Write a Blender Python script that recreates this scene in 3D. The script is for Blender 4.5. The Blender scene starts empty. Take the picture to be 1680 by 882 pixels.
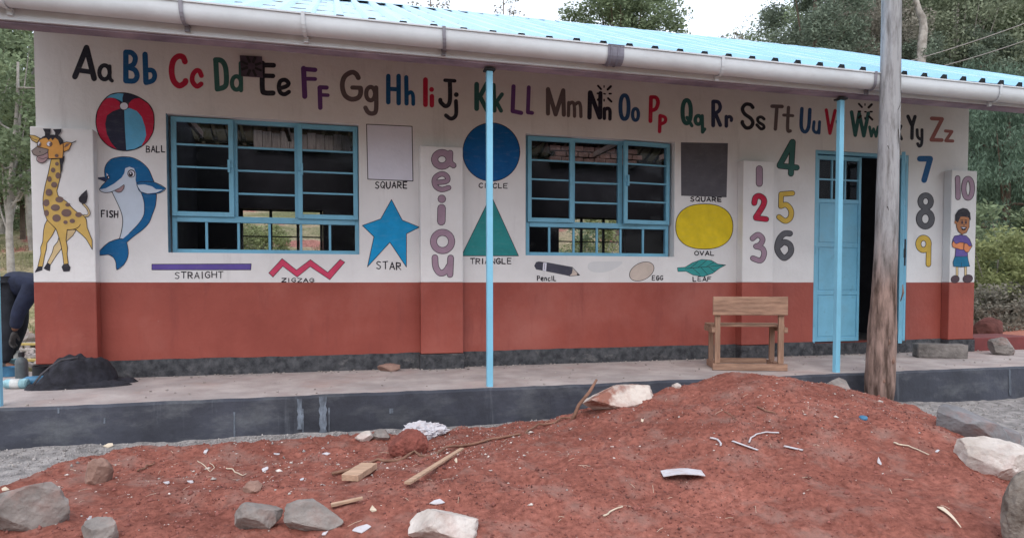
import bpy, bmesh, math, random
import numpy as np
from mathutils import Vector, Matrix, geometry
R = math.radians
random.seed(7)
rng = np.random.default_rng(11)
scene = bpy.context.scene
COL = scene.collection

# ------------------------------------------------------------------ camera
F, YAW, PITCH, HORIZ = 1100.0, R(14.8), R(2.0), 463.0
CAM = Vector((0.0, -7.04, 0.9))
cy_, sy_ = math.cos(YAW), math.sin(YAW)
FWD = Vector((sy_*math.cos(PITCH), cy_*math.cos(PITCH), -math.sin(PITCH)))
UPV = Vector((sy_*math.sin(PITCH), cy_*math.sin(PITCH), math.cos(PITCH)))
RGT = Vector((cy_, -sy_, 0.0))
PROW = HORIZ + F*math.tan(PITCH)
cam_data = bpy.data.cameras.new('camera')
cam = bpy.data.objects.new('camera', cam_data); COL.objects.link(cam)
cam.location = CAM
cam.rotation_euler = Matrix((RGT, UPV, -FWD)).transposed().to_euler()
cam_data.sensor_width = 36; cam_data.lens = F/1680*36
cam_data.shift_y = (PROW - 441)/1680
cam_data.clip_start = 0.05; cam_data.clip_end = 2000
scene.camera = cam

# ------------------------------------------------------------------ world, sun, exposure
SUN_EL, SUN_ROT = R(52), R(200)
world = bpy.data.worlds.new('World'); scene.world = world; world.use_nodes = True
nt = world.node_tree; nt.nodes.clear()
sky = nt.nodes.new('ShaderNodeTexSky'); sky.sky_type = 'NISHITA'; sky.sun_disc = False
sky.sun_elevation = SUN_EL; sky.sun_rotation = SUN_ROT; sky.air_density = 1.0; sky.dust_density = 3.0
bg = nt.nodes.new('ShaderNodeBackground'); bg.inputs['Strength'].default_value = 0.1
bgc = nt.nodes.new('ShaderNodeBackground'); bgc.inputs['Color'].default_value = (0.93, 0.965, 1.0, 1); bgc.inputs['Strength'].default_value = 0.95
add = nt.nodes.new('ShaderNodeAddShader')
wo = nt.nodes.new('ShaderNodeOutputWorld')
nt.links.new(sky.outputs[0], bg.inputs[0]); nt.links.new(bg.outputs[0], add.inputs[0]); nt.links.new(bgc.outputs[0], add.inputs[1])
nt.links.new(add.outputs[0], wo.inputs[0])
sl = bpy.data.lights.new('sun', 'SUN'); sl.energy = 0.5; sl.angle = R(25); sl.color = (1.0, 0.96, 0.9)
sun = bpy.data.objects.new('sun', sl); COL.objects.link(sun)
# direction towards the sun for the same rotation as the sky (behind the camera, to its left)
sd = Vector((math.cos(SUN_EL)*math.sin(SUN_ROT), math.cos(SUN_EL)*math.cos(SUN_ROT), math.sin(SUN_EL)))
sun.rotation_euler = sd.to_track_quat('Z', 'Y').to_euler()
scene.view_settings.view_transform = 'Standard'; scene.view_settings.look = 'None'
scene.view_settings.exposure = 0.28; scene.view_settings.gamma = 1.0; scene.view_settings.use_curve_mapping = False

# ------------------------------------------------------------------ pixel -> place helpers
def ray(px, py):
    return FWD + RGT*((px-840)/F) + UPV*((PROW-py)/F)
def P(px, py, Y=0.0):
    d = ray(px, py); return CAM + d*((Y-CAM.y)/d.y)
def PZ(px, depth, z):
    """point at given depth in front of the camera, column px, height z"""
    a = (px-840)/F
    d = Vector((sy_, cy_, 0)) + RGT*a
    return Vector((CAM.x+d.x*depth, CAM.y+d.y*depth, z))

# ------------------------------------------------------------------ object helpers
def lin(r, g, b):
    return tuple(((v/255/12.92) if v/255 <= 0.04045 else ((v/255+0.055)/1.055)**2.4) for v in (r, g, b))
MATS = {}
def mat(name, col, rough=0.75, var=0.12, scale=6.0, bump=0.0, bscale=60.0, metal=0.0, spec=0.35, col2=None, stretch=None, island=0.0, transl=0.0, detail=5, pos=(0.35, 0.65)):
    if name in MATS: return MATS[name]
    m = bpy.data.materials.new(name); m.use_nodes = True
    n = m.node_tree.nodes; l = m.node_tree.links
    b = n['Principled BSDF']
    b.inputs['Roughness'].default_value = rough; b.inputs['Metallic'].default_value = metal
    b.inputs['Specular IOR Level'].default_value = spec
    geo = n.new('ShaderNodeNewGeometry')
    tc = n.new('ShaderNodeTexCoord')
    mp = n.new('ShaderNodeMapping'); l.new(tc.outputs['Object'], mp.inputs[0])
    if stretch: mp.inputs['Scale'].default_value = stretch
    nz = n.new('ShaderNodeTexNoise'); nz.inputs['Scale'].default_value = scale; nz.inputs['Detail'].default_value = detail
    nz.inputs['Roughness'].default_value = 0.6
    l.new(mp.outputs[0], nz.inputs['Vector'])
    rp = n.new('ShaderNodeValToRGB'); l.new(nz.outputs['Fac'], rp.inputs[0])
    e = rp.color_ramp.elements
    e[0].position, e[1].position = pos
    c1 = tuple(max(0, c*(1-var)) for c in col); c2 = col2 if col2 else tuple(min(1, c*(1+var)) for c in col)
    e[0].color = (*c1, 1); e[1].color = (*c2, 1)
    out = rp.outputs[0]
    if island:
        hs = n.new('ShaderNodeHueSaturation'); mr = n.new('ShaderNodeMapRange')
        l.new(geo.outputs['Random Per Island'], mr.inputs[0])
        mr.inputs[3].default_value = 1-island; mr.inputs[4].default_value = 1+island
        l.new(mr.outputs[0], hs.inputs['Value']); l.new(out, hs.inputs['Color']); out = hs.outputs[0]
    l.new(out, b.inputs['Base Color'])
    if bump:
        nb = n.new('ShaderNodeTexNoise'); nb.inputs['Scale'].default_value = bscale; nb.inputs['Detail'].default_value = 6
        l.new(mp.outputs[0], nb.inputs['Vector'])
        bp = n.new('ShaderNodeBump'); bp.inputs['Strength'].default_value = bump; bp.inputs['Distance'].default_value = 0.02
        l.new(nb.outputs['Fac'], bp.inputs['Height']); l.new(bp.outputs[0], b.inputs['Normal'])
    if transl:
        tr = n.new('ShaderNodeBsdfTranslucent'); l.new(out, tr.inputs[0])
        mx = n.new('ShaderNodeMixShader'); mx.inputs[0].default_value = transl
        l.new(b.outputs[0], mx.inputs[1]); l.new(tr.outputs[0], mx.inputs[2])
        l.new(mx.outputs[0], n['Material Output'].inputs[0])
    MATS[name] = m
    return m

def wear(m, col, fac, scale, lo, hi, stretch=(1, 1, 1), detail=8, seed=0.0):
    """stains or dust of another colour in irregular patches"""
    n = m.node_tree.nodes; l = m.node_tree.links; b = n['Principled BSDF']; tc = [q for q in n if q.type == 'TEX_COORD'][0]
    mp = n.new('ShaderNodeMapping'); mp.inputs['Scale'].default_value = stretch; mp.inputs['Location'].default_value = (seed, seed*1.7, seed*.6); l.new(tc.outputs['Object'], mp.inputs[0])
    q = n.new('ShaderNodeTexNoise'); q.inputs['Scale'].default_value = scale; q.inputs['Detail'].default_value = detail; q.inputs['Roughness'].default_value = .68; l.new(mp.outputs[0], q.inputs['Vector'])
    r = n.new('ShaderNodeValToRGB'); l.new(q.outputs[0], r.inputs[0]); e = r.color_ramp.elements
    e[0].position = lo; e[0].color = (0, 0, 0, 1); e[1].position = hi; e[1].color = (fac, fac, fac, 1)
    old = [k for k in l if k.to_socket == b.inputs['Base Color']][0].from_socket
    mx = n.new('ShaderNodeMix'); mx.data_type = 'RGBA'; l.new(r.outputs[0], mx.inputs[0]); l.new(old, mx.inputs[6]); mx.inputs[7].default_value = (*col, 1)
    l.new(mx.outputs[2], b.inputs['Base Color']); return m

def link(o, parent=None):
    COL.objects.link(o)
    if parent: o.parent = parent
    return o
def tag(o, label=None, cat=None, group=None, kind=None):
    if label: o['label'] = label
    if cat: o['category'] = cat
    if group: o['group'] = group
    if kind: o['kind'] = kind
    return o
def empty(name, loc=(0, 0, 0), rz=0.0, parent=None):
    o = bpy.data.objects.new(name, None); o.location = loc; o.rotation_euler = (0, 0, rz); o.empty_display_size = 0.2
    return link(o, parent)

class MB:
    """mesh collector"""
    def __init__(s): s.v = []; s.f = []; s.m = []; s.mats = []
    def mi(s, m):
        if m is None: return 0
        if m not in s.mats: s.mats.append(m)
        return s.mats.index(m)
    def add(s, vs, fs, m=None):
        k = len(s.v); s.v += [tuple(v) for v in vs]; i = s.mi(m)
        for f in fs: s.f.append(tuple(q+k for q in f)); s.m.append(i)
    def box(s, a, b, m=None, M=None):
        x0, y0, z0 = a; x1, y1, z1 = b
        vs = [Vector(p) for p in ((x0,y0,z0),(x1,y0,z0),(x1,y1,z0),(x0,y1,z0),(x0,y0,z1),(x1,y0,z1),(x1,y1,z1),(x0,y1,z1))]
        if M: vs = [M @ v for v in vs]
        s.add(vs, [(0,3,2,1),(4,5,6,7),(0,1,5,4),(1,2,6,5),(2,3,7,6),(3,0,4,7)], m)
    def tube(s, pts, rad, m=None, n=8, cap=True):
        pts = [Vector(p) for p in pts]; rs = rad if isinstance(rad, (list, tuple)) else [rad]*len(pts)
        vs = []; fs = []; up = Vector((0, 0, 1)); prev = None
        for i, p in enumerate(pts):
            t = (pts[min(i+1, len(pts)-1)]-pts[max(i-1, 0)]).normalized()
            if prev is None:
                a = t.orthogonal().normalized()
            else:
                a = (prev - t*prev.dot(t)).normalized()
            prev = a; b = t.cross(a)
            for k in range(n):
                an = 2*math.pi*k/n
                vs.append(p + (a*math.cos(an)+b*math.sin(an))*rs[i])
        for i in range(len(pts)-1):
            for k in range(n):
                fs.append((i*n+k, i*n+(k+1) % n, (i+1)*n+(k+1) % n, (i+1)*n+k))
        if cap:
            fs.append(tuple(range(n-1, -1, -1))); fs.append(tuple((len(pts)-1)*n+k for k in range(n)))
        s.add(vs, fs, m)
    def lathe(s, prof, c, m=None, n=14, M=None):
        vs = []; fs = []
        for (r, z) in prof:
            for k in range(n):
                an = 2*math.pi*k/n
                v = Vector((r*math.cos(an), r*math.sin(an), z))
                if M: v = M @ v
                vs.append(v+Vector(c))
        for i in range(len(prof)-1):
            for k in range(n): fs.append((i*n+k, i*n+(k+1) % n, (i+1)*n+(k+1) % n, (i+1)*n+k))
        fs.append(tuple(range(n-1, -1, -1))); fs.append(tuple((len(prof)-1)*n+k for k in range(n)))
        s.add(vs, fs, m)
    def build(s, name, m=None, parent=None, smooth=False, bevel=0.0):
        me = bpy.data.meshes.new(name); me.from_pydata(s.v, [], s.f)
        ml = s.mats if s.mats else [m]
        for q in ml:
            me.materials.append(q if q else m)
        me.polygons.foreach_set('material_index', s.m)
        if smooth: me.polygons.foreach_set('use_smooth', [True]*len(me.polygons))
        me.update()
        o = bpy.data.objects.new(name, me); link(o, parent)
        if bevel:
            b = o.modifiers.new('bevel', 'BEVEL'); b.width = bevel; b.segments = 2; b.limit_method = 'ANGLE'
        return o

# numpy value noise
def _h(ix, iy, iz, seed):
    n = (ix.astype(np.int64)*374761393 + iy.astype(np.int64)*668265263 + iz.astype(np.int64)*2147483647 + seed*1274126177) & 0xffffffff
    n = ((n ^ (n >> 13))*1274126177) & 0xffffffff
    n = n ^ (n >> 16)
    return (n & 0xffff)/65535.0
def vnoise(x, y, z=None, seed=0):
    x = np.asarray(x, float); y = np.asarray(y, float); z = np.zeros_like(x) if z is None else np.asarray(z, float)
    ix, iy, iz = np.floor(x), np.floor(y), np.floor(z)
    fx, fy, fz = x-ix, y-iy, z-iz
    fx = fx*fx*(3-2*fx); fy = fy*fy*(3-2*fy); fz = fz*fz*(3-2*fz)
    r = 0
    for dx in (0, 1):
        for dy in (0, 1):
            for dz in (0, 1):
                w = (fx if dx else 1-fx)*(fy if dy else 1-fy)*(fz if dz else 1-fz)
                r = r + w*_h(ix+dx, iy+dy, iz+dz, seed)
    return r
def fbm(x, y, z=None, seed=0, oct=4):
    r = 0; a = 0.5; f = 1.0
    for i in range(oct):
        r = r + a*(vnoise(np.asarray(x)*f, np.asarray(y)*f, None if z is None else np.asarray(z)*f, seed+i)-0.5); a *= 0.5; f *= 2.03
    return r
def sstep(a, b, x):
    t = np.clip((np.asarray(x, float)-a)/(b-a), 0, 1); return t*t*(3-2*t)

# ------------------------------------------------------------------ terrain height functions
SOIL_EDGE_X = [-6.0, -2.6, -1.95, -1.6, -1.0, 0.2, 1.5, 3.0, 4.9, 5.25, 4.7+0.9, 7.0]
def soil_edge(X):
    # Y of the far edge of the red soil
    return np.interp(X, [-6, -2.6, -1.93, -1.72, -1.09, 0.22, 1.49, 2.4, 4.6, 5.05, 5.5], [-3.1, -2.7, -2.35, -1.80, -1.60, -1.66, -1.58, -1.60, -1.60, -1.80, -2.4])
def z_soil(X, Y):
    X = np.asarray(X, float); Y = np.asarray(Y, float)
    d = soil_edge(X)-Y
    e = d + 0.28*fbm(X*2.2, Y*2.2, seed=3)
    # right flank of the soil, falling to the gravel
    xr = 5.15 + 0.50*(Y+1.9)
    er = xr - X + 0.25*fbm(X*3, Y*3, seed=9)
    s = sstep(-0.12, 0.35, e)*sstep(-0.15, 0.5, er)
    z = -0.40 + 0.13*s
    dx = (X-3.25); dy = (Y+2.35)
    sx = np.where(dx < 0, 0.95, 0.95); sy = np.where(dy < 0, 1.15, 0.52)
    z = z + 0.425*np.exp(-0.5*((dx/sx)**2+(dy/sy)**2))*sstep(-0.3, 0.35, er+0.2)
    z = z + 0.10*np.exp(-0.5*(((X-0.9)/0.9)**2+((Y+3.3)/0.5)**2))
    z = z + 0.05*np.exp(-0.5*(((X+0.9)/0.7)**2+((Y+2.1)/0.25)**2))
    z = z - 0.10*sstep(-3.4, -5.2, Y)
    w = 0.25+0.75*s
    z = z + w*(0.10*fbm(X*1.6, Y*1.6, seed=21) + 0.085*fbm(X*4.2, Y*4.2, seed=31) - 0.05*np.abs(fbm(X*2.6+4, Y*2.6, seed=35)) + 0.034*fbm(X*17, Y*17, seed=41, oct=3)*(.5+1.2*vnoise(X*1.4, Y*1.4, seed=44)))
    return z
def z_gravel(X, Y):
    X = np.asarray(X, float); Y = np.asarray(Y, float)
    z = -0.315 + 0.02*sstep(-2.0, -1.5, Y) - 0.05*sstep(4.5, 7, X)
    z = z + 0.05*fbm(X*2.5, Y*2.5, seed=51) + 0.022*fbm(X*12, Y*12, seed=61)
    return z
def z_front(x, y):
    return float(max(z_soil(x, y), z_gravel(x, y)))
def on_ground(px, py):
    d = ray(px, py); t0, t1 = 2.0, 12.0
    for _ in range(2):
        t = np.linspace(t0, t1, 260)
        x = CAM.x+d.x*t; y = CAM.y+d.y*t; z = CAM.z+d.z*t
        hit = z <= np.maximum(z_soil(x, y), z_gravel(x, y))
        i = int(np.argmax(hit)) if hit.any() else len(t)-1
        t0, t1 = float(t[max(i-1, 0)]), float(t[i])
    return CAM+d*t1
def z_back(X, Y):
    X = np.asarray(X, float); Y = np.asarray(Y, float)
    z = -0.06 + 0.0*X
    yy = Y + 0.35*np.maximum(X-6, 0) 
    z = z + 0.21*np.maximum(yy-9.5, 0)*sstep(9, 14, yy)
    z = np.minimum(z, 9 + 0.05*(yy-50)+0.06*np.maximum(X-8, 0))
    z = z + 0.5*fbm(X*0.25, Y*0.25, seed=71)*sstep(8.5, 14, Y) + 0.08*fbm(X*1.5, Y*1.5, seed=81)*sstep(7.3, 9, Y)
    # keep flat and low under the building and in front of it
    low = sstep(-1.2, 1.0, Y)*1.0
    side = np.maximum(sstep(8.3, 9.6, X), sstep(-2.7, -3.3, X))
    z = np.where(Y < 7.2, z*low*side + (1-low*side)*(-0.5), z)
    z = z - 0.4*sstep(-2.5, -8, Y)
    return z
# ================================================================== SETTING: grounds
def grid_mesh(name, xs, ys, zf, m, skip=None, parent=None):
    X, Y = np.meshgrid(xs, ys); Z = zf(X, Y)
    nx, ny = len(xs), len(ys)
    v = np.stack([X.ravel(), Y.ravel(), Z.ravel()], 1)
    i = (np.arange(ny-1)[:, None]*nx+np.arange(nx-1)[None, :]).ravel()
    f = np.stack([i, i+1, i+nx+1, i+nx], 1)
    if skip is not None:
        cx = (X[:-1, :-1]+X[1:, 1:])/2; cyy = (Y[:-1, :-1]+Y[1:, 1:])/2
        f = f[~skip(cx, cyy).ravel()]
    me = bpy.data.meshes.new(name)
    me.vertices.add(len(v)); me.vertices.foreach_set('co', v.ravel())
    me.loops.add(f.size); me.loops.foreach_set('vertex_index', f.ravel())
    me.polygons.add(len(f)); me.polygons.foreach_set('loop_start', np.arange(len(f))*4); me.polygons.foreach_set('loop_total', np.full(len(f), 4))
    me.update(calc_edges=True); me.validate()
    me.polygons.foreach_set('use_smooth', [True]*len(me.polygons))
    me.materials.append(m)
    return link(bpy.data.objects.new(name, me), parent)

def soil_material():
    m = bpy.data.materials.new('red_soil'); m.use_nodes = True
    n = m.node_tree.nodes; l = m.node_tree.links; b = n['Principled BSDF']
    b.inputs['Roughness'].default_value = 0.95; b.inputs['Specular IOR Level'].default_value = 0.1
    tc = n.new('ShaderNodeTexCoord')
    def noise(sc, det, ro=0.6):
        q = n.new('ShaderNodeTexNoise'); q.inputs['Scale'].default_value = sc; q.inputs['Detail'].default_value = det; q.inputs['Roughness'].default_value = ro
        l.new(tc.outputs['Object'], q.inputs['Vector']); return q
    n1 = noise(2.1, 8, 0.7); n2 = noise(28, 8, 0.7); n3 = noise(5, 6)
    r1 = n.new('ShaderNodeValToRGB'); l.new(n1.outputs[0], r1.inputs[0])
    e = r1.color_ramp.elements; e[0].position = .3; e[1].position = .7
    e[0].color = (0.205, 0.074, 0.057, 1); e[1].color = (0.37, 0.146, 0.112, 1)
    r2 = n.new('ShaderNodeValToRGB'); l.new(n2.outputs[0], r2.inputs[0])
    e = r2.color_ramp.elements; e[0].position = .3; e[1].position = .72; e[0].color = (.50, .45, .45, 1); e[1].color = (1.35, 1.35, 1.35, 1)
    mx = n.new('ShaderNodeMix'); mx.data_type = 'RGBA'; mx.blend_type = 'MULTIPLY'; mx.inputs[0].default_value = 1
    l.new(r1.outputs[0], mx.inputs[6]); l.new(r2.outputs[0], mx.inputs[7])
    # greyish dust patches
    r3 = n.new('ShaderNodeValToRGB'); l.new(n3.outputs[0], r3.inputs[0]); e = r3.color_ramp.elements
    e[0].position = .50; e[1].position = .68; e[0].color = (0, 0, 0, 1); e[1].color = (.5, .5, .5, 1)
    m2 = n.new('ShaderNodeMix'); m2.data_type = 'RGBA'; l.new(r3.outputs[0], m2.inputs[0])
    l.new(mx.outputs[2], m2.inputs[6]); m2.inputs[7].default_value = (0.30, 0.205, 0.18, 1)
    l.new(m2.outputs[2], b.inputs['Base Color'])
    nb = noise(70, 8, 0.75); bp = n.new('ShaderNodeBump'); bp.inputs['Strength'].default_value = 0.9; bp.inputs['Distance'].default_value = 0.012
    l.new(nb.outputs[0], bp.inputs['Height']); l.new(bp.outputs[0], b.inputs['Normal'])
    MATS['red_soil'] = m; return m
SOIL = soil_material()
GRAVEL = mat('grey_gravel', (0.29, 0.275, 0.275), 0.95, 0.35, 9, 1.0, 60, col2=(0.40, 0.375, 0.37), detail=8)

xs = np.concatenate([np.arange(-9, -3.0, 0.12), np.arange(-3.0, 6.4, 0.017), np.arange(6.4, 10, 0.12)])
ys = np.concatenate([np.arange(-7.5, -4.9, 0.15), np.arange(-4.9, -1.5, 0.017)])
tag(grid_mesh('red_soil_ground', xs, ys, z_soil, SOIL), kind='structure')
xs = np.concatenate([np.arange(-9, -3, 0.12), np.arange(-3, 8.6, 0.03), np.arange(8.6, 11, .12)]); ys = np.arange(-4.6, -1.43, 0.03)
tag(grid_mesh('gravel_ground', xs, ys, z_gravel, GRAVEL), kind='structure')

def back_material():
    m = bpy.data.materials.new('grassy_slope'); m.use_nodes = True
    n = m.node_tree.nodes; l = m.node_tree.links; b = n['Principled BSDF']
    b.inputs['Roughness'].default_value = 1; b.inputs['Specular IOR Level'].default_value = 0.05
    tc = n.new('ShaderNodeTexCoord')
    def noise(sc, det):
        q = n.new('ShaderNodeTexNoise'); q.inputs['Scale'].default_value = sc; q.inputs['Detail'].default_value = det
        l.new(tc.outputs['Object'], q.inputs['Vector']); return q
    a = noise(.35, 5); r = n.new('ShaderNodeValToRGB'); l.new(a.outputs[0], r.inputs[0]); e = r.color_ramp.elements
    e[0].position = .44; e[0].color = (0.42, 0.345, 0.22, 1); e[1].position = .60; e[1].color = (0.20, 0.205, 0.10, 1)
    k = e.new(.40); k.color = (0.42, 0.19, 0.15, 1)
    a2 = noise(9, 8); r2 = n.new('ShaderNodeValToRGB'); l.new(a2.outputs[0], r2.inputs[0]); e = r2.color_ramp.elements
    e[0].position = .3; e[0].color = (.5, .5, .5, 1); e[1].position = .7; e[1].color = (1.3, 1.3, 1.3, 1)
    mx = n.new('ShaderNodeMix'); mx.data_type = 'RGBA'; mx.blend_type = 'MULTIPLY'; mx.inputs[0].default_value = 1
    l.new(r.outputs[0], mx.inputs[6]); l.new(r2.outputs[0], mx.inputs[7]); l.new(mx.outputs[2], b.inputs['Base Color'])
    bp = n.new('ShaderNodeBump'); bp.inputs['Strength'].default_value = 1; bp.inputs['Distance'].default_value = .15
    l.new(a2.outputs[0], bp.inputs['Height']); l.new(bp.outputs[0], b.inputs['Normal'])
    return m
BACK = back_material()
g1 = np.concatenate([np.arange(-400, -60, 20.), np.arange(-60, -14, 2.5), np.arange(-14, 40, 0.4), np.arange(40, 80, 2.5), np.arange(80, 401, 20.)])
g2 = np.concatenate([np.arange(-400, -20, 20.), np.arange(-20, -4, 2.), np.arange(-4, 34, 0.4), np.arange(34, 90, 2.5), np.arange(90, 501, 20.)])
tag(grid_mesh('hillside_ground', g1, g2, z_back, BACK, skip=lambda x, y: (x > -2.4) & (x < 7.8) & (y > 0.3) & (y < 6.2)), kind='structure')

# ================================================================== veranda slab
CONC = mat('veranda_concrete', (0.40, 0.335, 0.325), 0.9, 0.16, 3.0, 0.35, 40, col2=(0.47, 0.42, 0.41), detail=8)
def slab_paint():
    m = mat('dark_slab_paint', (0.050, 0.055, 0.074), 0.7, 0.25, 1.6, 0.25, 30, detail=7)
    n = m.node_tree.nodes; l = m.node_tree.links; b = n['Principled BSDF']; tc = [q for q in n if q.type == 'TEX_COORD'][0]
    # pale drip streaks and worn lower edge
    mp = n.new('ShaderNodeMapping'); mp.inputs['Scale'].default_value = (5.5, 1, 0.35); l.new(tc.outputs['Object'], mp.inputs[0])
    q = n.new('ShaderNodeTexNoise'); q.inputs['Scale'].default_value = 1.6; q.inputs['Detail'].default_value = 9; q.inputs['Roughness'].default_value = .7; l.new(mp.outputs[0], q.inputs['Vector'])
    r = n.new('ShaderNodeValToRGB'); l.new(q.outputs[0], r.inputs[0]); e = r.color_ramp.elements
    e[0].position = .60; e[0].color = (0, 0, 0, 1); e[1].position = .76; e[1].color = (.55, .55, .55, 1)
    old = [k for k in l if k.to_socket == b.inputs['Base Color']][0].from_socket
    mx = n.new('ShaderNodeMix'); mx.data_type = 'RGBA'; l.new(r.outputs[0], mx.inputs[0]); l.new(old, mx.inputs[6]); mx.inputs[7].default_value = (.20, .225, .26, 1)
    l.new(mx.outputs[2], b.inputs['Base Color'])
    return m
SLABP = slab_paint()
wear(SLABP, (.14, .15, .165), .6, 2.2, .50, .66, (1, 1, 2.5)); wear(SLABP, (.02, .022, .03), .6, 1.1, .45, .62, seed=3)
wear(CONC, (.26, .235, .235), .55, 1.6, .48, .64, seed=2); wear(CONC, (.42, .25, .21), .4, .9, .52, .68, seed=8); wear(CONC, (.15, .14, .145), .5, 7, .62, .72, seed=5)
sb = MB()
SX0, SX1, SYF = -3.4, 9.6, -1.5
nseg = 200
def wob(x, s): return float(0.012*fbm(np.array([x*1.7]), np.array([s]), seed=5)[0]+0.01*fbm(np.array([x*9.0]), np.array([s]), seed=6)[0])
cols = []
for i in range(nseg+1):
    x = SX0+(SX1-SX0)*i/nseg
    y = SYF + wob(x, 1.0)*1.2; zt = wob(x, 4.0)
    cols.append([(x, 0.02, 0.0), (x, y+0.03, zt), (x, y, zt-0.02), (x, y-0.012, -0.2), (x, y-0.02+wob(x, 9)*2, -0.55)])
for i in range(nseg):
    for k in range(4):
        a, b = cols[i], cols[i+1]
        sb.add([a[k], b[k], b[k+1], a[k+1]], [(0, 3, 2, 1)], CONC if k == 0 else SLABP)
for cc in (cols[0], cols[-1]):
    sb.add(cc+[(cc[0][0], 0.02, -0.55)], [(0, 1, 2, 3, 4, 5)], SLABP)
# pale drips of thinner run down the front of the slab (placed once the slab exists)
DRIP = [(385, .012, .10, .34), (492, .035, .02, .26), (530, .055, .01, .30), (497, .012, .10, .33), (97, .012, .01, .05), (172, .012, .10, .14), (540, .010, .1, .33), (1653, .03, .02, .3), (642, .03, .13, .17)]
# floor beside the building, left of its corner and right of it
sb.box((SX0, 0.02, -0.5), (-2.62, 0.75, -0.003), CONC)
sb.box((8.06, 0.02, -0.5), (SX1, 0.6, -0.003), CONC)
slab = tag(sb.build('veranda_slab'), kind='structure')
DRM = wear(mat('pale_drip', (.16, .19, .235), .8, .3, 8, .1, 20), (.07, .08, .10), .9, 14, .42, .58, (1, 1, .3))
for (px, w, za, zb) in DRIP:
    x = P(px, 690, SYF).x; mb = MB(); vs = []
    for k in range(9):
        z = -za-(zb-za)*k/8; yy = SYF+wob(x, 1.0)*1.2 - .012*min(1, max(0, (-z-.02)/.18)) - .0035 - (.02 if z < -.2 else 0)*max(0, (-z-.2)/.35) + (wob(x, 9)*2*max(0, (-z-.2)/.35)-.001 if z < -.2 else 0)
        ww = w*(.75+.5*math.sin(k*1.9+px)**2)/2; vs += [(x-ww, yy, z), (x+ww, yy, z)]
    mb.add(vs, [(2*k+2, 2*k+3, 2*k+1, 2*k) for k in range(8)]); mb.build('paint_drip', DRM, slab)

# ================================================================== THE SCHOOL BUILDING
school = empty('school_building', (-2.61, 0, 0))
tag(school, 'long single-storey school classroom with painted alphabet wall, red dado and blue iron roof', 'building')
def school_child(o): 
    o.parent = school; o.matrix_parent_inverse = Matrix.Translation((2.61, 0, 0)); return o
WH = None
WHITE = mat('white_wall_paint', (0.70, 0.69, 0.70), 0.8, 0.05, 1.2, 0.22, 22, col2=(0.76, 0.75, 0.76), detail=7, spec=.25)
REDP = mat('red_dado_paint', (0.29, 0.062, 0.046), 0.6, 0.13, 1.5, 0.22, 24, col2=(0.33, 0.078, 0.058), detail=7)
PLINTH = mat('black_plinth_paint', (0.045, 0.048, 0.058), 0.85, 0.4, 14, 0.9, 45, col2=(0.085, 0.086, 0.095))
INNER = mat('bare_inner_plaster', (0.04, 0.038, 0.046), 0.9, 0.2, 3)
BLUE = mat('sky_blue_gloss_paint', (0.165, 0.43, 0.60), 0.42, 0.08, 4, 0.06, 30, spec=.5)
wear(WHITE, (.52, .48, .46), .35, .55, .50, .70, (1, 1, 1.6)); wear(WHITE, (.45, .43, .44), .30, 1.3, .58, .72, (6, 6, .7), seed=4); wear(WHITE, (.40, .33, .31), .4, 30, .70, .76, seed=7)
wear(REDP, (.40, .15, .125), .45, .8, .48, .70); wear(REDP, (.20, .045, .040), .45, 1.3, .55, .70, (5, 5, .8), seed=4); wear(REDP, (.45, .30, .27), .5, 26, .72, .77, seed=6)
wear(PLINTH, (.20, .19, .19), .6, 5, .58, .70, (1, 1, 1.5), seed=2)
wear(BLUE, (.20, .35, .44), .4, 2.2, .52, .70, seed=2); wear(BLUE, (.06, .13, .19), .4, 8, .60, .72, seed=5)
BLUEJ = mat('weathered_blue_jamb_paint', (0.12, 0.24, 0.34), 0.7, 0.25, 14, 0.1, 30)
XL, XR, YB = -2.61, 8.05, 6.5
OPEN = {'w1': (-1.535, 0.248, 1.185, 2.50), 'w2': (2.01, 3.80, 1.195, 2.51), 'door': (5.70, 7.10, 0.15, 2.52)}
DADO, PL, WTOP = 0.9, 0.16, 3.42
def wall_mesh(openings, x0, x1, y0, y1, ztop, front=True, front_sign=-1):
    mb = MB()
    xsn = sorted({x0, x1, *[o[0] for o in openings], *[o[1] for o in openings]})
    zsn = sorted({0.0, DADO, ztop, *[o[2] for o in openings], *[o[3] for o in openings]})
    def full(i, k):
        if not (0 <= i < len(xsn)-1 and 0 <= k < len(zsn)-1): return False
        cx, cz = (xsn[i]+xsn[i+1])/2, (zsn[k]+zsn[k+1])/2
        return not any(o[0] < cx < o[1] and o[2] < cz < o[3] for o in openings)
    for i in range(len(xsn)-1):
        for k in range(len(zsn)-1):
            if not full(i, k): continue
            a, b, c, d = xsn[i], xsn[i+1], zsn[k], zsn[k+1]
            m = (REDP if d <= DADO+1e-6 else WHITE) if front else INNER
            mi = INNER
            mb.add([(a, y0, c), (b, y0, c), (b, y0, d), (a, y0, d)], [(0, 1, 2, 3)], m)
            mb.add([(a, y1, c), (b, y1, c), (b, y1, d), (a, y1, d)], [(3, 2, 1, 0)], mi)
            if not full(i-1, k): mb.add([(a, y0, c), (a, y0, d), (a, y1, d), (a, y1, c)], [(0, 1, 2, 3)], m)
            if not full(i+1, k): mb.add([(b, y0, c), (b, y0, d), (b, y1, d), (b, y1, c)], [(3, 2, 1, 0)], m)
            if not full(i, k-1): mb.add([(a, y0, c), (b, y0, c), (b, y1, c), (a, y1, c)], [(3, 2, 1, 0)], m)
            if not full(i, k+1): mb.add([(a, y0, d), (b, y0, d), (b, y1, d), (a, y1, d)], [(0, 1, 2, 3)], m)
    return mb
school_child(wall_mesh(list(OPEN.values()), XL, XR, 0.0, 0.22, WTOP).build('front_wall'))
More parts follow.
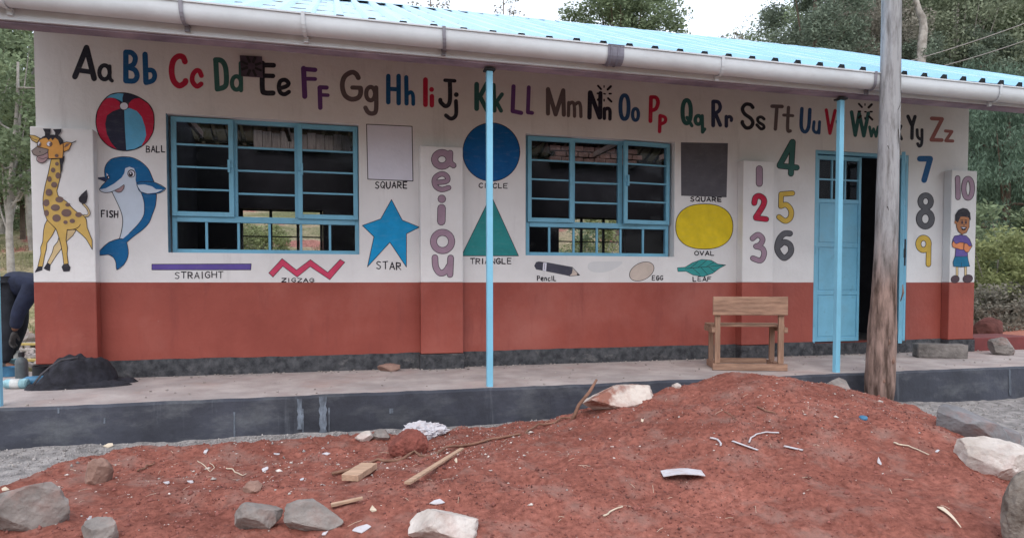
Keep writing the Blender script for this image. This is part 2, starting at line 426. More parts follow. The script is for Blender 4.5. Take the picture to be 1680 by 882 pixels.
BW = [(-1.70, -0.21, 1.17, 2.27), (4.51, 6.05, 1.17, 2.27)]
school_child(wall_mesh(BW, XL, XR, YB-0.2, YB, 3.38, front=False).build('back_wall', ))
# side walls with gables
for xa, xb in ((XL, XL+0.2), (XR-0.2, XR)):
    mb = MB()
    for x, fl in ((xa, 1), (xb, 0)):
        pts = [(x, 0.22, 0), (x, YB-0.2, 0), (x, YB-0.2, 3.38), (x, 3.25, 4.9), (x, 0.22, 3.52)]
        outer = (x == XL or x == XR)
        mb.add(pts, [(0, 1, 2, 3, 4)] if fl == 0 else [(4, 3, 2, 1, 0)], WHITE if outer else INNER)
    o_ = mb.build('side_wall'); school_child(o_)
# inner partition, floor
mb = MB(); mb.box((XL+0.2, 0.22, -0.4), (XR-0.2, YB-0.2, 0.13)); school_child(mb.build('inner_floor', mat('inner_floor_concrete', (.13, .12, .12), .9, .2, 3)))
# brick infill over the back wall (seen through the upper panes)
BRICK = mat('rough_brick', (0.24, 0.14, 0.115), 0.95, 0.3, 5, 0.6, 30, island=.2)
# vertical boards and rough bricks filling the top of the back wall
BOARDI = mat('pale_infill_board', (.30, .25, .225), .9, .25, 8, .3, 30, stretch=(5, 5, .6))
for i in range(11):
    mb = MB(); x = -1.42+i*.158; mb.box((x, YB-.30+.012*(i % 3), 3.385), (x+.15, YB-.27+.012*(i % 3), 3.70-.015*(i*7 % 3))); school_child(mb.build('infill_board', BOARDI))
for j in range(3):
    for i in range(8):
        mb = MB(); x = 4.30+i*.245+.12*(j % 2); z = 3.385+j*.115; jit = .012*((i*5+j*3) % 4)
        mb.box((x, YB-.36+jit, z), (x+.225, YB-.22, z+.10-.004*(i % 2))); school_child(mb.build('brick', BRICK, bevel=.008))
# plinth strips, a little proud, cut for the door
for a, b in ((XL+0.50, 0.855), (1.31, 4.61), (5.04, 5.70), (7.10, 7.66)):
    mb = MB(); n_ = max(2, int((b-a)/0.12)); zz = []
    for i in range(n_+1): zz.append((a+(b-a)*i/n_, PL+0.012*fbm(np.array([i*.7+a*3]), np.array([.5]), seed=2)[0]*2, -0.016+0.006*math.sin(i*1.3+a)))
    for i in range(n_):
        (x0, z0, y0), (x1, z1, y1) = zz[i], zz[i+1]
        mb.add([(x0, y0, -.01), (x1, y1, -.01), (x1, y1, z1), (x0, y0, z0), (x1, 0.0, z1+.004), (x0, 0.0, z0+.004)], [(0, 1, 2, 3), (3, 2, 4, 5)])
    school_child(mb.build('plinth', PLINTH, smooth=True))
mb = MB(); mb.box((5.703, -0.03, -0.01), (7.097, 0.22, 0.148)); school_child(mb.build('door_step', PLINTH, bevel=.012))
# pillars
for (a, b, zt) in ((-2.615, -2.115, 2.29), (0.857, 1.30, 2.30), (4.62, 5.037, 2.325), (7.66, 8.07, 2.34)):
    pr = MB()
    pr.box((a, -0.12, DADO), (b, -0.002, zt), WHITE); pr.box((a, -0.12, PL), (b, -0.002, DADO), REDP)
    o_ = school_child(pr.build('pillar', bevel=0.008))
    pb = MB(); pb.box((a-0.012, -0.138, -0.01), (b+0.012, -0.002, PL-0.004)); q = pb.build('pillar_base', PLINTH, bevel=.01); q.parent = o_

# low dark-red step to the right of the building
ls = MB(); ls.box((0, 0, 0), (1.0, 0.5, 0.185)); q = ls.build('low_step', mat('dark_red_step_paint', (.17, .035, .035), .6, .15, 4, .1, 30), bevel=.01)
q.location = (8.10, -0.10, -0.01); tag(q, 'low dark red painted step against the right end of the school', 'step')

# ------------------------------------------------------------------ windows
def pane_material():
    m = bpy.data.materials.new('window_glass'); m.use_nodes = True; n = m.node_tree.nodes; l = m.node_tree.links
    n.clear(); out = n.new('ShaderNodeOutputMaterial'); mx = n.new('ShaderNodeMixShader'); tr = n.new('ShaderNodeBsdfTransparent'); gl = n.new('ShaderNodeBsdfGlossy')
    tr.inputs[0].default_value = (.78, .80, .86, 1); gl.inputs['Roughness'].default_value = .03; gl.inputs['Color'].default_value = (.8, .8, .85, 1)
    fr = n.new('ShaderNodeLayerWeight'); fr.inputs['Blend'].default_value = .12
    mu = n.new('ShaderNodeMath'); mu.operation = 'MULTIPLY_ADD'; mu.inputs[1].default_value = .5; mu.inputs[2].default_value = .008
    l.new(fr.outputs['Fresnel'], mu.inputs[0]); mu.inputs[1].default_value = .35
    l.new(mu.outputs[0], mx.inputs[0]); l.new(tr.outputs[0], mx.inputs[1]); l.new(gl.outputs[0], mx.inputs[2]); l.new(mx.outputs[0], out.inputs[0])
    return m
GLASS = pane_material()
FY = 0.115   # frame plane
def frame_x(px, py=300): return P(px, py, FY).x
def bars_v(mb, x, w, z0, z1, y=0.0, d=0.03): mb.box((x-w/2, y-d/2, z0), (x+w/2, y+d/2, z1))
def bars_h(mb, z, w, x0, x1, y=0.0, d=0.026): mb.box((x0, y-d/2, z-w/2), (x1, y+d/2, z+w/2))
def casement(parent, x0, x1, z0, z1, y, rows, hinge, ang=0.0, handle=None):
    """hinged steel casement; origin at its hinge"""
    hx = x0 if hinge == 'l' else x1
    mb = MB(); W = 0.045
    a, b = x0-hx, x1-hx
    for xx in (a+W/2, b-W/2): mb.box((xx-W/2, -.024, z0), (xx+W/2, .016, z1))
    for zz_ in (z0+W/2, z1-W/2): mb.box((a+W, -.022, zz_-W/2), (b-W, .014, zz_+W/2))
    hgt = (z1-z0-2*W)
    for k in range(1, rows): bars_h(mb, z0+W+hgt*k/rows, .018, a+W, b-W, -.004, .024)
    o = mb.build('casement', BLUE, parent, bevel=.003); o.location = (hx, y, 0); o.rotation_euler = (0, 0, ang)
    # the stay handle is a short plate on the stile
    if handle:
        hb = MB(); sx = (a+W/2) if handle == 'l' else (b-W/2)
        sgn = 1 if handle == 'l' else -1
        zc = z0+(z1-z0)*.52
        M_ = Matrix.Translation((hx, y, 0)) @ Matrix.Rotation(ang, 4, 'Z')
        hb.box((sx-.012+.018*sgn, -.05, zc-.06), (sx+.012+.018*sgn, -.025, zc+.06), M=M_); hb.box((sx-.02, -.036, zc-.015), (sx+.02, -.0245, zc+.025), M=M_)
        hb.build('casement_handle', BLUE, parent, bevel=.003)
    return [(x0+W, x1-W, z0+W+hgt*k/rows+.009*(k > 0), z0+W+hgt*(k+1)/rows-.009*(k < rows-1)) for k in range(rows)], (hx, ang)
def panes(parent, cells, y, hx=None, ang=0.0):
    for (a, b, c, d) in cells:
        mb = MB(); M_ = Matrix.Identity(4)
        if hx is not None: M_ = Matrix.Translation((hx, y, 0)) @ Matrix.Rotation(ang, 4, 'Z') @ Matrix.Translation((-hx, -y, 0))
        mb.add([M_ @ Vector(v) for v in ((a, y+.002, c), (b, y+.002, c), (b, y+.002, d), (a, y+.002, d))], [(0, 1, 2, 3)])
        mb.build('pane', GLASS, parent)
def window(op, colpx, botpx, ztr, angles, gap):
    x0, x1, z0, z1 = op
    fb = MB(); W = .04
    lx, rx = frame_x(colpx[0]), frame_x(colpx[-1])
    lx = max(lx, x0); rx = min(rx, x1)
    fb.box((lx, FY-.02, z0), (lx+W, FY+.03, z1)); fb.box((rx-W, FY-.02, z0), (rx, FY+.03, z1))
    fb.box((lx+W, FY-.019, z0), (rx-W, FY+.029, z0+W)); fb.box((lx+W, FY-.019, z1-W), (rx-W, FY+.029, z1))
    fb.box((lx+W, FY-.026, ztr-.03), (rx-W, FY+.03, ztr+.03))
    m1, m2 = frame_x(colpx[1]), frame_x(colpx[2])
    for mx_ in (m1, m2): fb.box((mx_-.025, FY-.018, ztr+.03), (mx_+.025, FY+.028, z1-W))
    bx = [lx+W]+[frame_x(q) for q in botpx]+[rx-W]
    for q in bx[1:-1]: fb.box((q-.012, FY-.012, z0+W), (q+.012, FY+.012, ztr-.03))
    hgt = z1-W-ztr-.03
    for k in range(1, 4): bars_h(fb, ztr+.03+hgt*k/4, .02, m1+.025, m2-.025, FY)
    win = fb.build('window', BLUE, bevel=.003); school_child(win)
    # painted reveal lining on the left jamb
    rb = MB(); rb.box((x0-.001, .002, z0), (x0+.004, FY-.021, z1)); rb.build('jamb_lining', BLUEJ if gap else WHITE, win)
    c1, h1 = casement(win, lx+.01, m1-.005, ztr+.022, z1-.012, FY-.035, 4, 'l', angles[0], 'r')
    panes(win, c1, FY-.035, *h1)
    c3, h3 = casement(win, m2+.006, rx-.01, ztr+.022, z1-.012, FY-.035, 4, 'r', angles[1], 'l')
    panes(win, c3, FY-.035, *h3)
    panes(win, [(m1+.025, m2-.025, ztr+.03+hgt*k/4+.01, ztr+.03+hgt*(k+1)/4-.01) for k in range(4)], FY)
    panes(win, [(bx[i]+.012*(i > 0), bx[i+1]-.012*(i < len(bx)-2), z0+W, ztr-.03) for i in range(len(bx)-1)], FY)
    return win
ztr1 = P(430, 361.5, FY).z; ztr2 = P(980, 370, FY).z
w1 = window(OPEN['w1'], (282, 386, 488, 589), (338, 390.5, 441.5, 493, 540.5), ztr1, (R(0), R(0)), True)
w2 = window(OPEN['w2'], (862, 939, 1016.5, 1096), (901, 941, 979.3, 1018.2, 1055), ztr2, (R(0), R(5)), False)
w1['label'] = 'wide blue steel window under the letters C to F'; w2['label'] = 'narrower blue steel window under M to P with a casement ajar'
BLK = mat('black_iron_bar', (.03, .03, .035), .7, .2, 10)
for (a, b, c, d) in BW:
    mb = MB()
    for q in (0.0, .36, .70, 1.0):
        xq = a+.03+(b-a-.06)*q; mb.box((xq-.025, YB-.12, c), (xq+.025, YB-.08, d))
    for q in (0.0, .27, .54, .80, 1.0):
        zq = c+.02+(d-c-.04)*q; mb.box((a+.05, YB-.105, zq-.012), (b-.05, YB-.09, zq+.012))
    school_child(mb.build('back_window_grille', BLK))

# ------------------------------------------------------------------ door
def door_leaf(sgn, rot, hx, w):
    """leaf with its origin at the hinge; sgn=+1 runs to +x"""
    mb = MB(); z0, z1 = .165, 2.46; T = .02
    def X(a, b): return (a*sgn, b*sgn) if sgn > 0 else (b*sgn, a*sgn)
    def bx(a, b, c, d, y0=-T, y1=T):
        xa, xb = X(a, b); mb.box((xa, y0, c), (xb, y1, d))
    S = .035; zg = 1.93
    bx(0, S, z0, z1); bx(w-S, w, z0, z1); bx(S, w-S, z1-.05, z1, -.018, .018); bx(S, w-S, zg-.05, zg, -.018, .018)
    bx(S, w-S, z0, zg-.05, -.006, .006)                                           # sheet
    bx(S, w-S, z0, z0+.05, -.018, .018)
    for q in (1/3, 2/3): bx(S+(w-2*S)*q-.01, S+(w-2*S)*q+.01, zg, z1-.05, -.012, .012)
    zm = (zg+z1-.05)/2; bx(S, w-S, zm-.01, zm+.01, -.011, .011)
    rails = [z0+.05, .77, 1.36, zg-.05]
    for zr in rails[1:3]: bx(S, w-S, zr-.025, zr+.025, -.017, .017)
    for k, cols_ in ((0, 2), (1, 1), (2, 2)):
        a0, a1 = rails[k]+(.025 if k else 0)+.015, rails[k+1]-.025*(k < 2)-.015
        cw = (w-2*S)
        if cols_ == 2:
            bx(S+cw*.5-.022, S+cw*.5+.022, a0-.015, a1+.015, -.016, .016)
            bx(S+.018, S+cw*.5-.04, a0, a1, -.013, .013); bx(S+cw*.5+.04, S+cw-.018, a0, a1, -.013, .013)
        else: bx(S+.018, S+cw-.018, a0, a1, -.013, .013)
    o = mb.build('door_leaf', BLUE, bevel=.003); o.location = (hx, 0.03, 0); o.rotation_euler = (0, 0, rot); school_child(o)
    for i in range(3):
        for j in range(2):
            c0 = S+(w-2*S)*i/3+.01; c1 = S+(w-2*S)*(i+1)/3-.01; d0 = zg+(z1-.05-zg)*j/2+.01; d1 = zg+(z1-.05-zg)*(j+1)/2-.01
            xa, xb = X(c0, c1); g = MB(); g.add([(xa, 0, d0), (xb, 0, d0), (xb, 0, d1), (xa, 0, d1)], [(0, 1, 2, 3)]); g.build('pane', GLASS, o)
    for zz_ in (.4, 1.3, 2.2):
        hg = MB(); hg.tube([(-.012*sgn, -.025, zz_-.05), (-.012*sgn, -.025, zz_+.05)], .012); hg.build('hinge', BLUE, o)
    if sgn < 0:
        bo = MB(); bo.tube([((-w+.03), -.035, 1.1), ((-w+.03), -.035, 1.42)], .009, BLK); bo.box((-w+.01, -.045, 1.2), (-w+.07, -.02, 1.3), BLK); bo.build('door_bolt', BLK, o)
    return o
fr = MB()
fr.box((5.703, .0, .15), (5.735, .10, 2.517)); fr.box((7.065, .0, .15), (7.097, .10, 2.517)); fr.box((5.735, .001, 2.475), (7.065, .099, 2.517))
school_child(fr.build('door_frame', BLUE, bevel=.003))
rv = MB(); rv.box((7.092, .101, .15), (7.0995, .218, 2.52)); school_child(rv.build('door_reveal', BLUEJ))
dl = door_leaf(1, 0, 5.735, .655); dl['label'] = 'closed blue steel door leaf with pressed panels'
dr = door_leaf(-1, R(44.0), 7.065, .655); dr['label'] = 'open blue steel door leaf swung outward, seen edge on'

# ------------------------------------------------------------------ roof
ROOFM = mat('glossy_blue_roof_sheet', (0.36, 0.64, 0.84), 0.26, 0.06, 2.5, 0.05, 6, spec=0.8, metal=.55)
def two_sided(m, under):
    n = m.node_tree.nodes; l = m.node_tree.links; b = n['Principled BSDF']
    old = [k for k in l if k.to_socket == b.inputs['Base Color']][0].from_socket
    g = [q for q in n if q.type == 'NEW_GEOMETRY'][0]; mx = n.new('ShaderNodeMix'); mx.data_type = 'RGBA'
    l.new(g.outputs['Backfacing'], mx.inputs[0]); l.new(old, mx.inputs[6]); mx.inputs[7].default_value = (*under, 1); l.new(mx.outputs[2], b.inputs['Base Color'])
    mt = n.new('ShaderNodeMath'); mt.operation = 'MULTIPLY_ADD'; mt.inputs[1].default_value = -.55; mt.inputs[2].default_value = .55; l.new(g.outputs['Backfacing'], mt.inputs[0]); l.new(mt.outputs[0], b.inputs['Metallic'])
two_sided(ROOFM, (.022, .022, .026))     # undersides coloured near black to darken the room and the upper wall
RDARK = mat('dark_rib_filler', (.035, .04, .045), .9, .2, 10)
WHITEP = mat('white_gutter_paint', (0.61, 0.655, 0.70), 0.38, 0.06, 3, 0.05, 20, spec=.5)
RX0, RX1 = -2.98, 8.66
EY, EZ, RY, RZ = -1.60, 2.925, 3.25, 5.02
roof = empty('roof', (0, 0, 0)); school_child(roof)
PITCHW = .243; NR = 4; SWID = PITCHW*NR
sheet_len = math.hypot(RY-EY, RZ-EZ); sang = math.atan2(RZ-EZ, RY-EY)
def sheet_mesh(length):
    mb = MB(); prof = []
    for k in range(NR):
        x = k*PITCHW
        prof += [(x, 0), (x+PITCHW*.5-.046, 0), (x+PITCHW*.5-.026, .040), (x+PITCHW*.5+.026, .040), (x+PITCHW*.5+.046, 0)]
    prof.append((SWID+.03, .0))
    vs = []
    nl = 6
    for j in range(nl+1):
        y = length*j/nl
        for i, (x, z) in enumerate(prof): vs.append((x, y, z+.004*math.sin(i*1.7+j*2.1)*(0 < j < nl)))
    n_ = len(prof)
    mb.add(vs, [(j*n_+i, j*n_+i+1, (j+1)*n_+i+1, (j+1)*n_+i) for j in range(nl) for i in range(n_-1)], ROOFM)
    for k in range(NR):
        x = k*PITCHW+PITCHW*.5
        mb.add([(x-.0455, .004, 0), (x+.0455, .004, 0), (x+.0255, .004, .0392), (x-.0255, .004, .0392)], [(0, 1, 2, 3)], RDARK)
    return mb.build('roofing_sheet')
sh = sheet_mesh(sheet_len-.08); smesh = sh.data
ns = int(round((RX1-RX0)/SWID))
for side in (0, 1, 2):
    for i in range(ns):
        xm = RX0+(i+.5)*SWID; openbay = (-1.9 < xm < .4) or (4.3 < xm < 6.3)      # rear sheets left out, out of view, to let daylight onto the infill
        if side == 2 and not openbay: continue
        o = sh if (side == 0 and i == 0) else sh.copy()
        if o is not sh: COL.objects.link(o)
        o.parent = roof
        x = RX0+i*SWID; up = .004*(i % 2)
        if side == 0:
            o.location = (x, EY, EZ+up); o.rotation_euler = (sang, 0, 0)
        else:
            o.location = (x+SWID, 2*RY-EY, EZ+up); o.rotation_euler = (sang, 0, math.pi)
            if openbay and side == 1: o.scale = (1, (8.1-5.95)/(8.1-RY), 1)
            if side == 2: o.location = (x+SWID, 4.7, EZ+up+(8.1-4.7)*math.tan(sang)); o.scale = (1, (4.7-RY)/(8.1-RY), 1)
rc = MB()
for i in range(60):
    xa = RX0-.02+(RX1-RX0+.04)*i/60; xb = RX0-.02+(RX1-RX0+.04)*(i+1)/60
    u = .006*math.sin(i*2.3)
    rc.add([(xa, RY-.20, RZ-.20*math.tan(sang)+.036), (xb, RY-.20, RZ-.20*math.tan(sang)+.036+u), (xb, RY, RZ+.045+u), (xa, RY, RZ+.045), (xb, RY+.2, RZ-.2*math.tan(sang)+.036), (xa, RY+.2, RZ-.2*math.tan(sang)+.036)], [(0, 1, 2, 3), (3, 2, 4, 5)])
rc.build('ridge_cap', ROOFM, roof)
TIMB = mat('old_roof_timber', (.20, .13, .10), .9, .3, 6, .3, 30, stretch=(.3, 3, 3))
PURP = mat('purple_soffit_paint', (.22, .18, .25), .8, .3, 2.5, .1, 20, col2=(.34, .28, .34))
for t in (.06, .28, .5, .72, .93):
    mb = MB(); y = EY+(RY-EY)*t; z = EZ+(RZ-EZ)*t
    mb.box((RX0+.02, y-.04, z-.09), (RX1-.02, y+.04, z-.012)); mb.build('purlin', TIMB, roof)
    mb = MB(); mb.box((RX0+.02, 2*RY-y-.04, z-.09), (RX1-.02, 2*RY-y+.04, z-.012)); mb.build('purlin', TIMB, roof)
for k in range(8):
    x = -2.2+k*1.45
    mb = MB(); mb.box((x-.03, .23, 3.40), (x+.03, 5.6, 3.5)); mb.build('tie_beam', TIMB, roof)
fz0, fz1 = 2.742, 2.90
mb = MB(); mb.box((RX0, -1.52, fz0), (RX1, -1.495, fz1)); mb.build('fascia_board', WHITEP, roof)
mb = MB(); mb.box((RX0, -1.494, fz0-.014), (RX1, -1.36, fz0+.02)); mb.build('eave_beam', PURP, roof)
wear(WHITEP, (.42, .40, .42), .35, 1.2, .50, .70, (1, 3, 3)); wear(WHITEP, (.30, .24, .24), .35, 9, .62, .74, (.6, 3, 3), seed=3)
# gutter: open U channel, slightly sagging to the right
gt = MB(); NG = 40
def gprof(t):
    pts = []
    for k in range(9):
        a = math.pi*k/8
        pts.append((-1.592-.068*math.cos(a), -.068*math.sin(a)**.8 if 0 < k < 8 else 0))
    return pts
prof = [(-1.672, .052), (-1.665, .06), (-1.660, .05)]
outer = [(-1.664, .05)]+[(-1.594-.070*math.cos(math.pi*k/10), -.085*math.sin(math.pi*k/10)) for k in range(11)]+[(-1.524, .05)]
inner = [(y+(.004 if y < -1.594 else -.004), z+.004) for y, z in outer[::-1]]
lip = [(-1.676, .05), (-1.676, .062), (-1.660, .062)]
ring = lip[::-1][:0]+outer+[(-1.524, .052)]+inner
ring = [(-1.660, .060), (-1.674, .060), (-1.674, .048)]+outer+inner[:-1]
def gz(x): return 2.868 - .006*(x-1.2) 
for i in range(NG+1):
    x = RX0-.1+(RX1-RX0+.2)*i/NG
    gt.v += [(x, y, gz(x)+z) for y, z in ring]
nr_ = len(ring)
for i in range(NG):
    for k in range(nr_): gt.f.append((i*nr_+k, i*nr_+(k+1) % nr_, (i+1)*nr_+(k+1) % nr_, (i+1)*nr_+k)); gt.m.append(0)
g_ = gt.build('gutter', WHITEP, roof, smooth=True)
es = g_.modifiers.new('es', 'EDGE_SPLIT'); es.split_angle = R(50)
BRK = mat('grey_gutter_bracket', (.22, .22, .26), .5, .2, 8, spec=.5)
for i, x in enumerate((-2.2, -1.061, -0.216, 0.858, 3.366, 5.01, 6.54, 8.0)):
    mb = MB(); pts = [(x, -1.676, gz(x)+.064)]+[(x+.03*k/10, -1.594-.077*math.cos(math.pi*k/10), gz(x)-.092*math.sin(math.pi*k/10)) for k in range(8)]+[(x+.03, -1.522, gz(x)-.085)]
    pts = [Vector(p) for p in pts]
    for a, b in zip(pts[:-1], pts[1:]):
        d = .014; mb.add([a+Vector((-d, 0, 0)), a+Vector((d, 0, 0)), b+Vector((d, 0, 0)), b+Vector((-d, 0, 0))], [(0, 1, 2, 3)])
    mb.box((x+.0, -1.545, gz(x)-.12), (x+.035, -1.521, gz(x)-.07))
    o = mb.build('gutter_bracket', BRK if i % 2 else WHITEP, roof)
    so = o.modifiers.new('s', 'SOLIDIFY'); so.thickness = .004
mb = MB(); x = 2.337
for i in range(5):
    xx = x-.075+.15*i/4
    mb.v += [(xx, y*1.0+(-.006 if y < -1.594 else .006 if y > -1.58 else 0), gz(xx)+z-.007) for y, z in [(-1.674, .066)]+outer]
n_ = len(outer)+1
for i in range(4):
    for k in range(n_-1): mb.f.append((i*n_+k, i*n_+k+1, (i+1)*n_+k+1, (i+1)*n_+k)); mb.m.append(0)
for xx in (x-.045, x+.02):
    pts = [(xx, -1.683, gz(x)+.05)]+[(xx, -1.594-.082*math.cos(math.pi*k/10), gz(x)-.097*math.sin(math.pi*k/10)) for k in range(9)]
    mb.tube(pts, .006, n=6)
mb.build('gutter_joint', mat('grey_gutter_joint', (.20, .20, .25), .5, .15, 8), roof)

# veranda posts (separate from the wall but part of the same building)
POSTM = mat('bright_blue_post_paint', (0.22, 0.55, 0.76), 0.45, 0.06, 3, 0.05, 20, spec=.5)
for i, x in enumerate((-2.375, 1.29, 4.85, 8.45)):
    mb = MB(); w = .0255
    mb.box((x-w, -1.4-w, -.01), (x+w, -1.4+w, 2.695)); o = school_child(mb.build('veranda_post', POSTM, bevel=.004))
    pb = MB(); pb.box((x-.045, -1.445, 2.697), (x+.045, -1.355, 2.713)); pb.build('post_cap', RDARK, o)
# ================================================================== WALL PAINTINGS
def flat(name, rgb, var=0.10, k=0.92):
    c = lin(*rgb); m = mat('paint_'+name, tuple(q*k for q in c), 0.7, var, 7, 0.15, 22, detail=6, spec=.25); return wear(m, tuple(min(1, q*k*.7+.10) for q in c), .35, 9, .52, .70, (1, 1, 3)) if var > .05 else m
# real paint colours (a little lighter than the shaded wall shows them)
PT = dict(black=flat('black', (42, 42, 54)), blue=flat('blue', (28, 88, 140)), red=flat('red', (190, 38, 70)), green=flat('green', (62, 108, 104)),
          purple=flat('purple', (104, 66, 128)), grey=flat('grey', (104, 92, 96)), teal=flat('teal', (52, 100, 100)), brown=flat('brown', (150, 92, 88)),
          navy=flat('navy', (52, 58, 90)), mauve=flat('mauve', (160, 134, 152)), yellow=flat('yellow', (215, 180, 82)), dgrey=flat('dark_grey', (98, 98, 104)),
          circle=flat('circle_blue', (10, 92, 158)), tri=flat('triangle_green', (46, 138, 140)), star=flat('star_blue', (24, 150, 208)),
          white=flat('pale_white', (222, 222, 236), .03), line=flat('outline', (34, 28, 40)), bar=flat('violet_bar', (100, 84, 160)), zig=flat('zigzag_pink', (206, 70, 104)),
          square=flat('square_grey', (92, 90, 98)), oval=flat('oval_yellow', (228, 200, 40)), leaf=flat('leaf_teal', (58, 152, 152)), egg=flat('egg_beige', (205, 190, 180)),
          pencil=flat('pencil_grey', (72, 72, 86)), lblue=flat('light_blue', (98, 172, 212)), bnavy=flat('ball_navy', (44, 46, 66)), dblue=flat('dolphin_blue', (20, 98, 152)),
          belly=flat('belly_white', (200, 212, 228), .04), tan=flat('giraffe_tan', (206, 172, 98)), orange=flat('giraffe_orange', (218, 158, 84)), spot=flat('giraffe_spot', (118, 96, 92)),
          leg=flat('giraffe_leg', (208, 184, 140)), snout=flat('snout_taupe', (140, 126, 122)), tongue=flat('tongue_mauve', (160, 132, 136)), hoof=flat('hoof', (48, 46, 54)),
          skin=flat('boy_skin', (176, 120, 84)), hands=flat('boy_hands', (222, 140, 96)), shirt=flat('boy_shirt', (106, 90, 160)), shorts=flat('boy_shorts', (28, 112, 150)), shoe=flat('boy_shoe', (84, 66, 74)),
          ochre=flat('door_ochre', (226, 196, 90)), smudge=flat('smudge', (214, 215, 218), .02))

def smooth_pts(pts, closed=False, n=5):
    """Catmull-Rom through the points"""
    L = len(pts); out = []
    if L < 3: return list(pts)
    rngi = range(L if closed else L-1)
    for i in rngi:
        if closed: p0, p1, p2, p3 = pts[(i-1) % L], pts[i], pts[(i+1) % L], pts[(i+2) % L]
        else: p0, p1, p2, p3 = pts[max(i-1, 0)], pts[i], pts[min(i+1, L-1)], pts[min(i+2, L-1)]
        for k in range(n):
            t = k/n
            out.append(tuple(0.5*((2*p1[j])+(-p0[j]+p2[j])*t+(2*p0[j]-5*p1[j]+4*p2[j]-p3[j])*t*t+(-p0[j]+3*p1[j]-3*p2[j]+p3[j])*t**3) for j in (0, 1)))
    if not closed: out.append(tuple(pts[-1]))
    return out
def T(x0, y0, s, pts): return [(x0+u/s, y0+v/s) for u, v in pts]
def ell(cx, cy, rx, ry, n=26, rot=0.0, p=1.0, a0=0.0):
    out = []
    for k in range(n):
        a = 2*math.pi*k/n; c, s = math.cos(a), math.sin(a)
        x = rx*math.copysign(abs(c)**p, c); y = ry*math.copysign(abs(s)**p, s)
        out.append((cx+x*math.cos(rot)-y*math.sin(rot), cy+x*math.sin(rot)+y*math.cos(rot)))
    return out

class Decal:
    """paint lying on a wall plane: thin layers, each 0.05-0.3 mm above the last; coordinates are measured on the photograph
       and carried onto the plane of the wall, so the paint sits at its true place and size"""
    def __init__(s, Y): s.Y = Y; s.off = 0.0012; s.mb = MB()
    def w2(s, p, off):
        q = P(p[0], p[1], s.Y); return (q.x, s.Y-off, q.z)
    def poly(s, pts, m, smooth=0):
        if smooth: pts = smooth_pts(pts, True, smooth)
        s.off += 0.00016; o = s.off
        tri = geometry.tessellate_polygon([[Vector((a, b, 0)) for a, b in pts]])
        vs = [s.w2(p, o) for p in pts]; fs = []
        for t in tri:
            a, b, c = (Vector(vs[k]) for k in t)
            fs.append(t if (b-a).cross(c-a).y < 0 else (t[2], t[1], t[0]))
        s.mb.add(vs, fs, PT[m])
    def stroke(s, pts, w, m, smooth=0, closed=False, caps=True):
        if smooth and len(pts) > 2: pts = smooth_pts(pts, closed, smooth)
        if closed: pts = list(pts)+[pts[0]]
        r = w/2.0
        def disc(p, o):
            n = 10 if w > 3 else 6
            vs = [s.w2((p[0]+r*math.cos(2*math.pi*k/n), p[1]+r*math.sin(2*math.pi*k/n)), o) for k in range(n)]
            s.mb.add(vs, [tuple(range(n))], PT[m])
        for i, (a, b) in enumerate(zip(pts[:-1], pts[1:])):
            dx, dy = b[0]-a[0], b[1]-a[1]; L = math.hypot(dx, dy)
            if L < 1e-6: continue
            nx, ny = -dy/L*r, dx/L*r
            s.off += 0.00001; o = s.off
            s.mb.add([s.w2(q, o) for q in ((a[0]-nx, a[1]-ny), (b[0]-nx, b[1]-ny), (b[0]+nx, b[1]+ny), (a[0]+nx, a[1]+ny))], [(0, 1, 2, 3)], PT[m])
            if i or caps: s.off += 0.00001; disc(a, s.off)
        if caps: s.off += 0.00001; disc(pts[-1], s.off)
        s.off += 0.0001
    def glyph(s, strokes, m, line=None, lw=1.5, sm=5):
        """strokes: (pts, width[, smooth, closed]); an outline is laid first, then the fill"""
        if line:
            for st in strokes: s.stroke(st[0], st[1]+2*lw, line, st[2] if len(st) > 2 else sm, st[3] if len(st) > 3 else False)
        for st in strokes: s.stroke(st[0], st[1], m, st[2] if len(st) > 2 else sm, st[3] if len(st) > 3 else False)
    def build(s, name, label=None):
        o = s.mb.build(name); school_child(o)
        if label: o['label'] = label
        return o

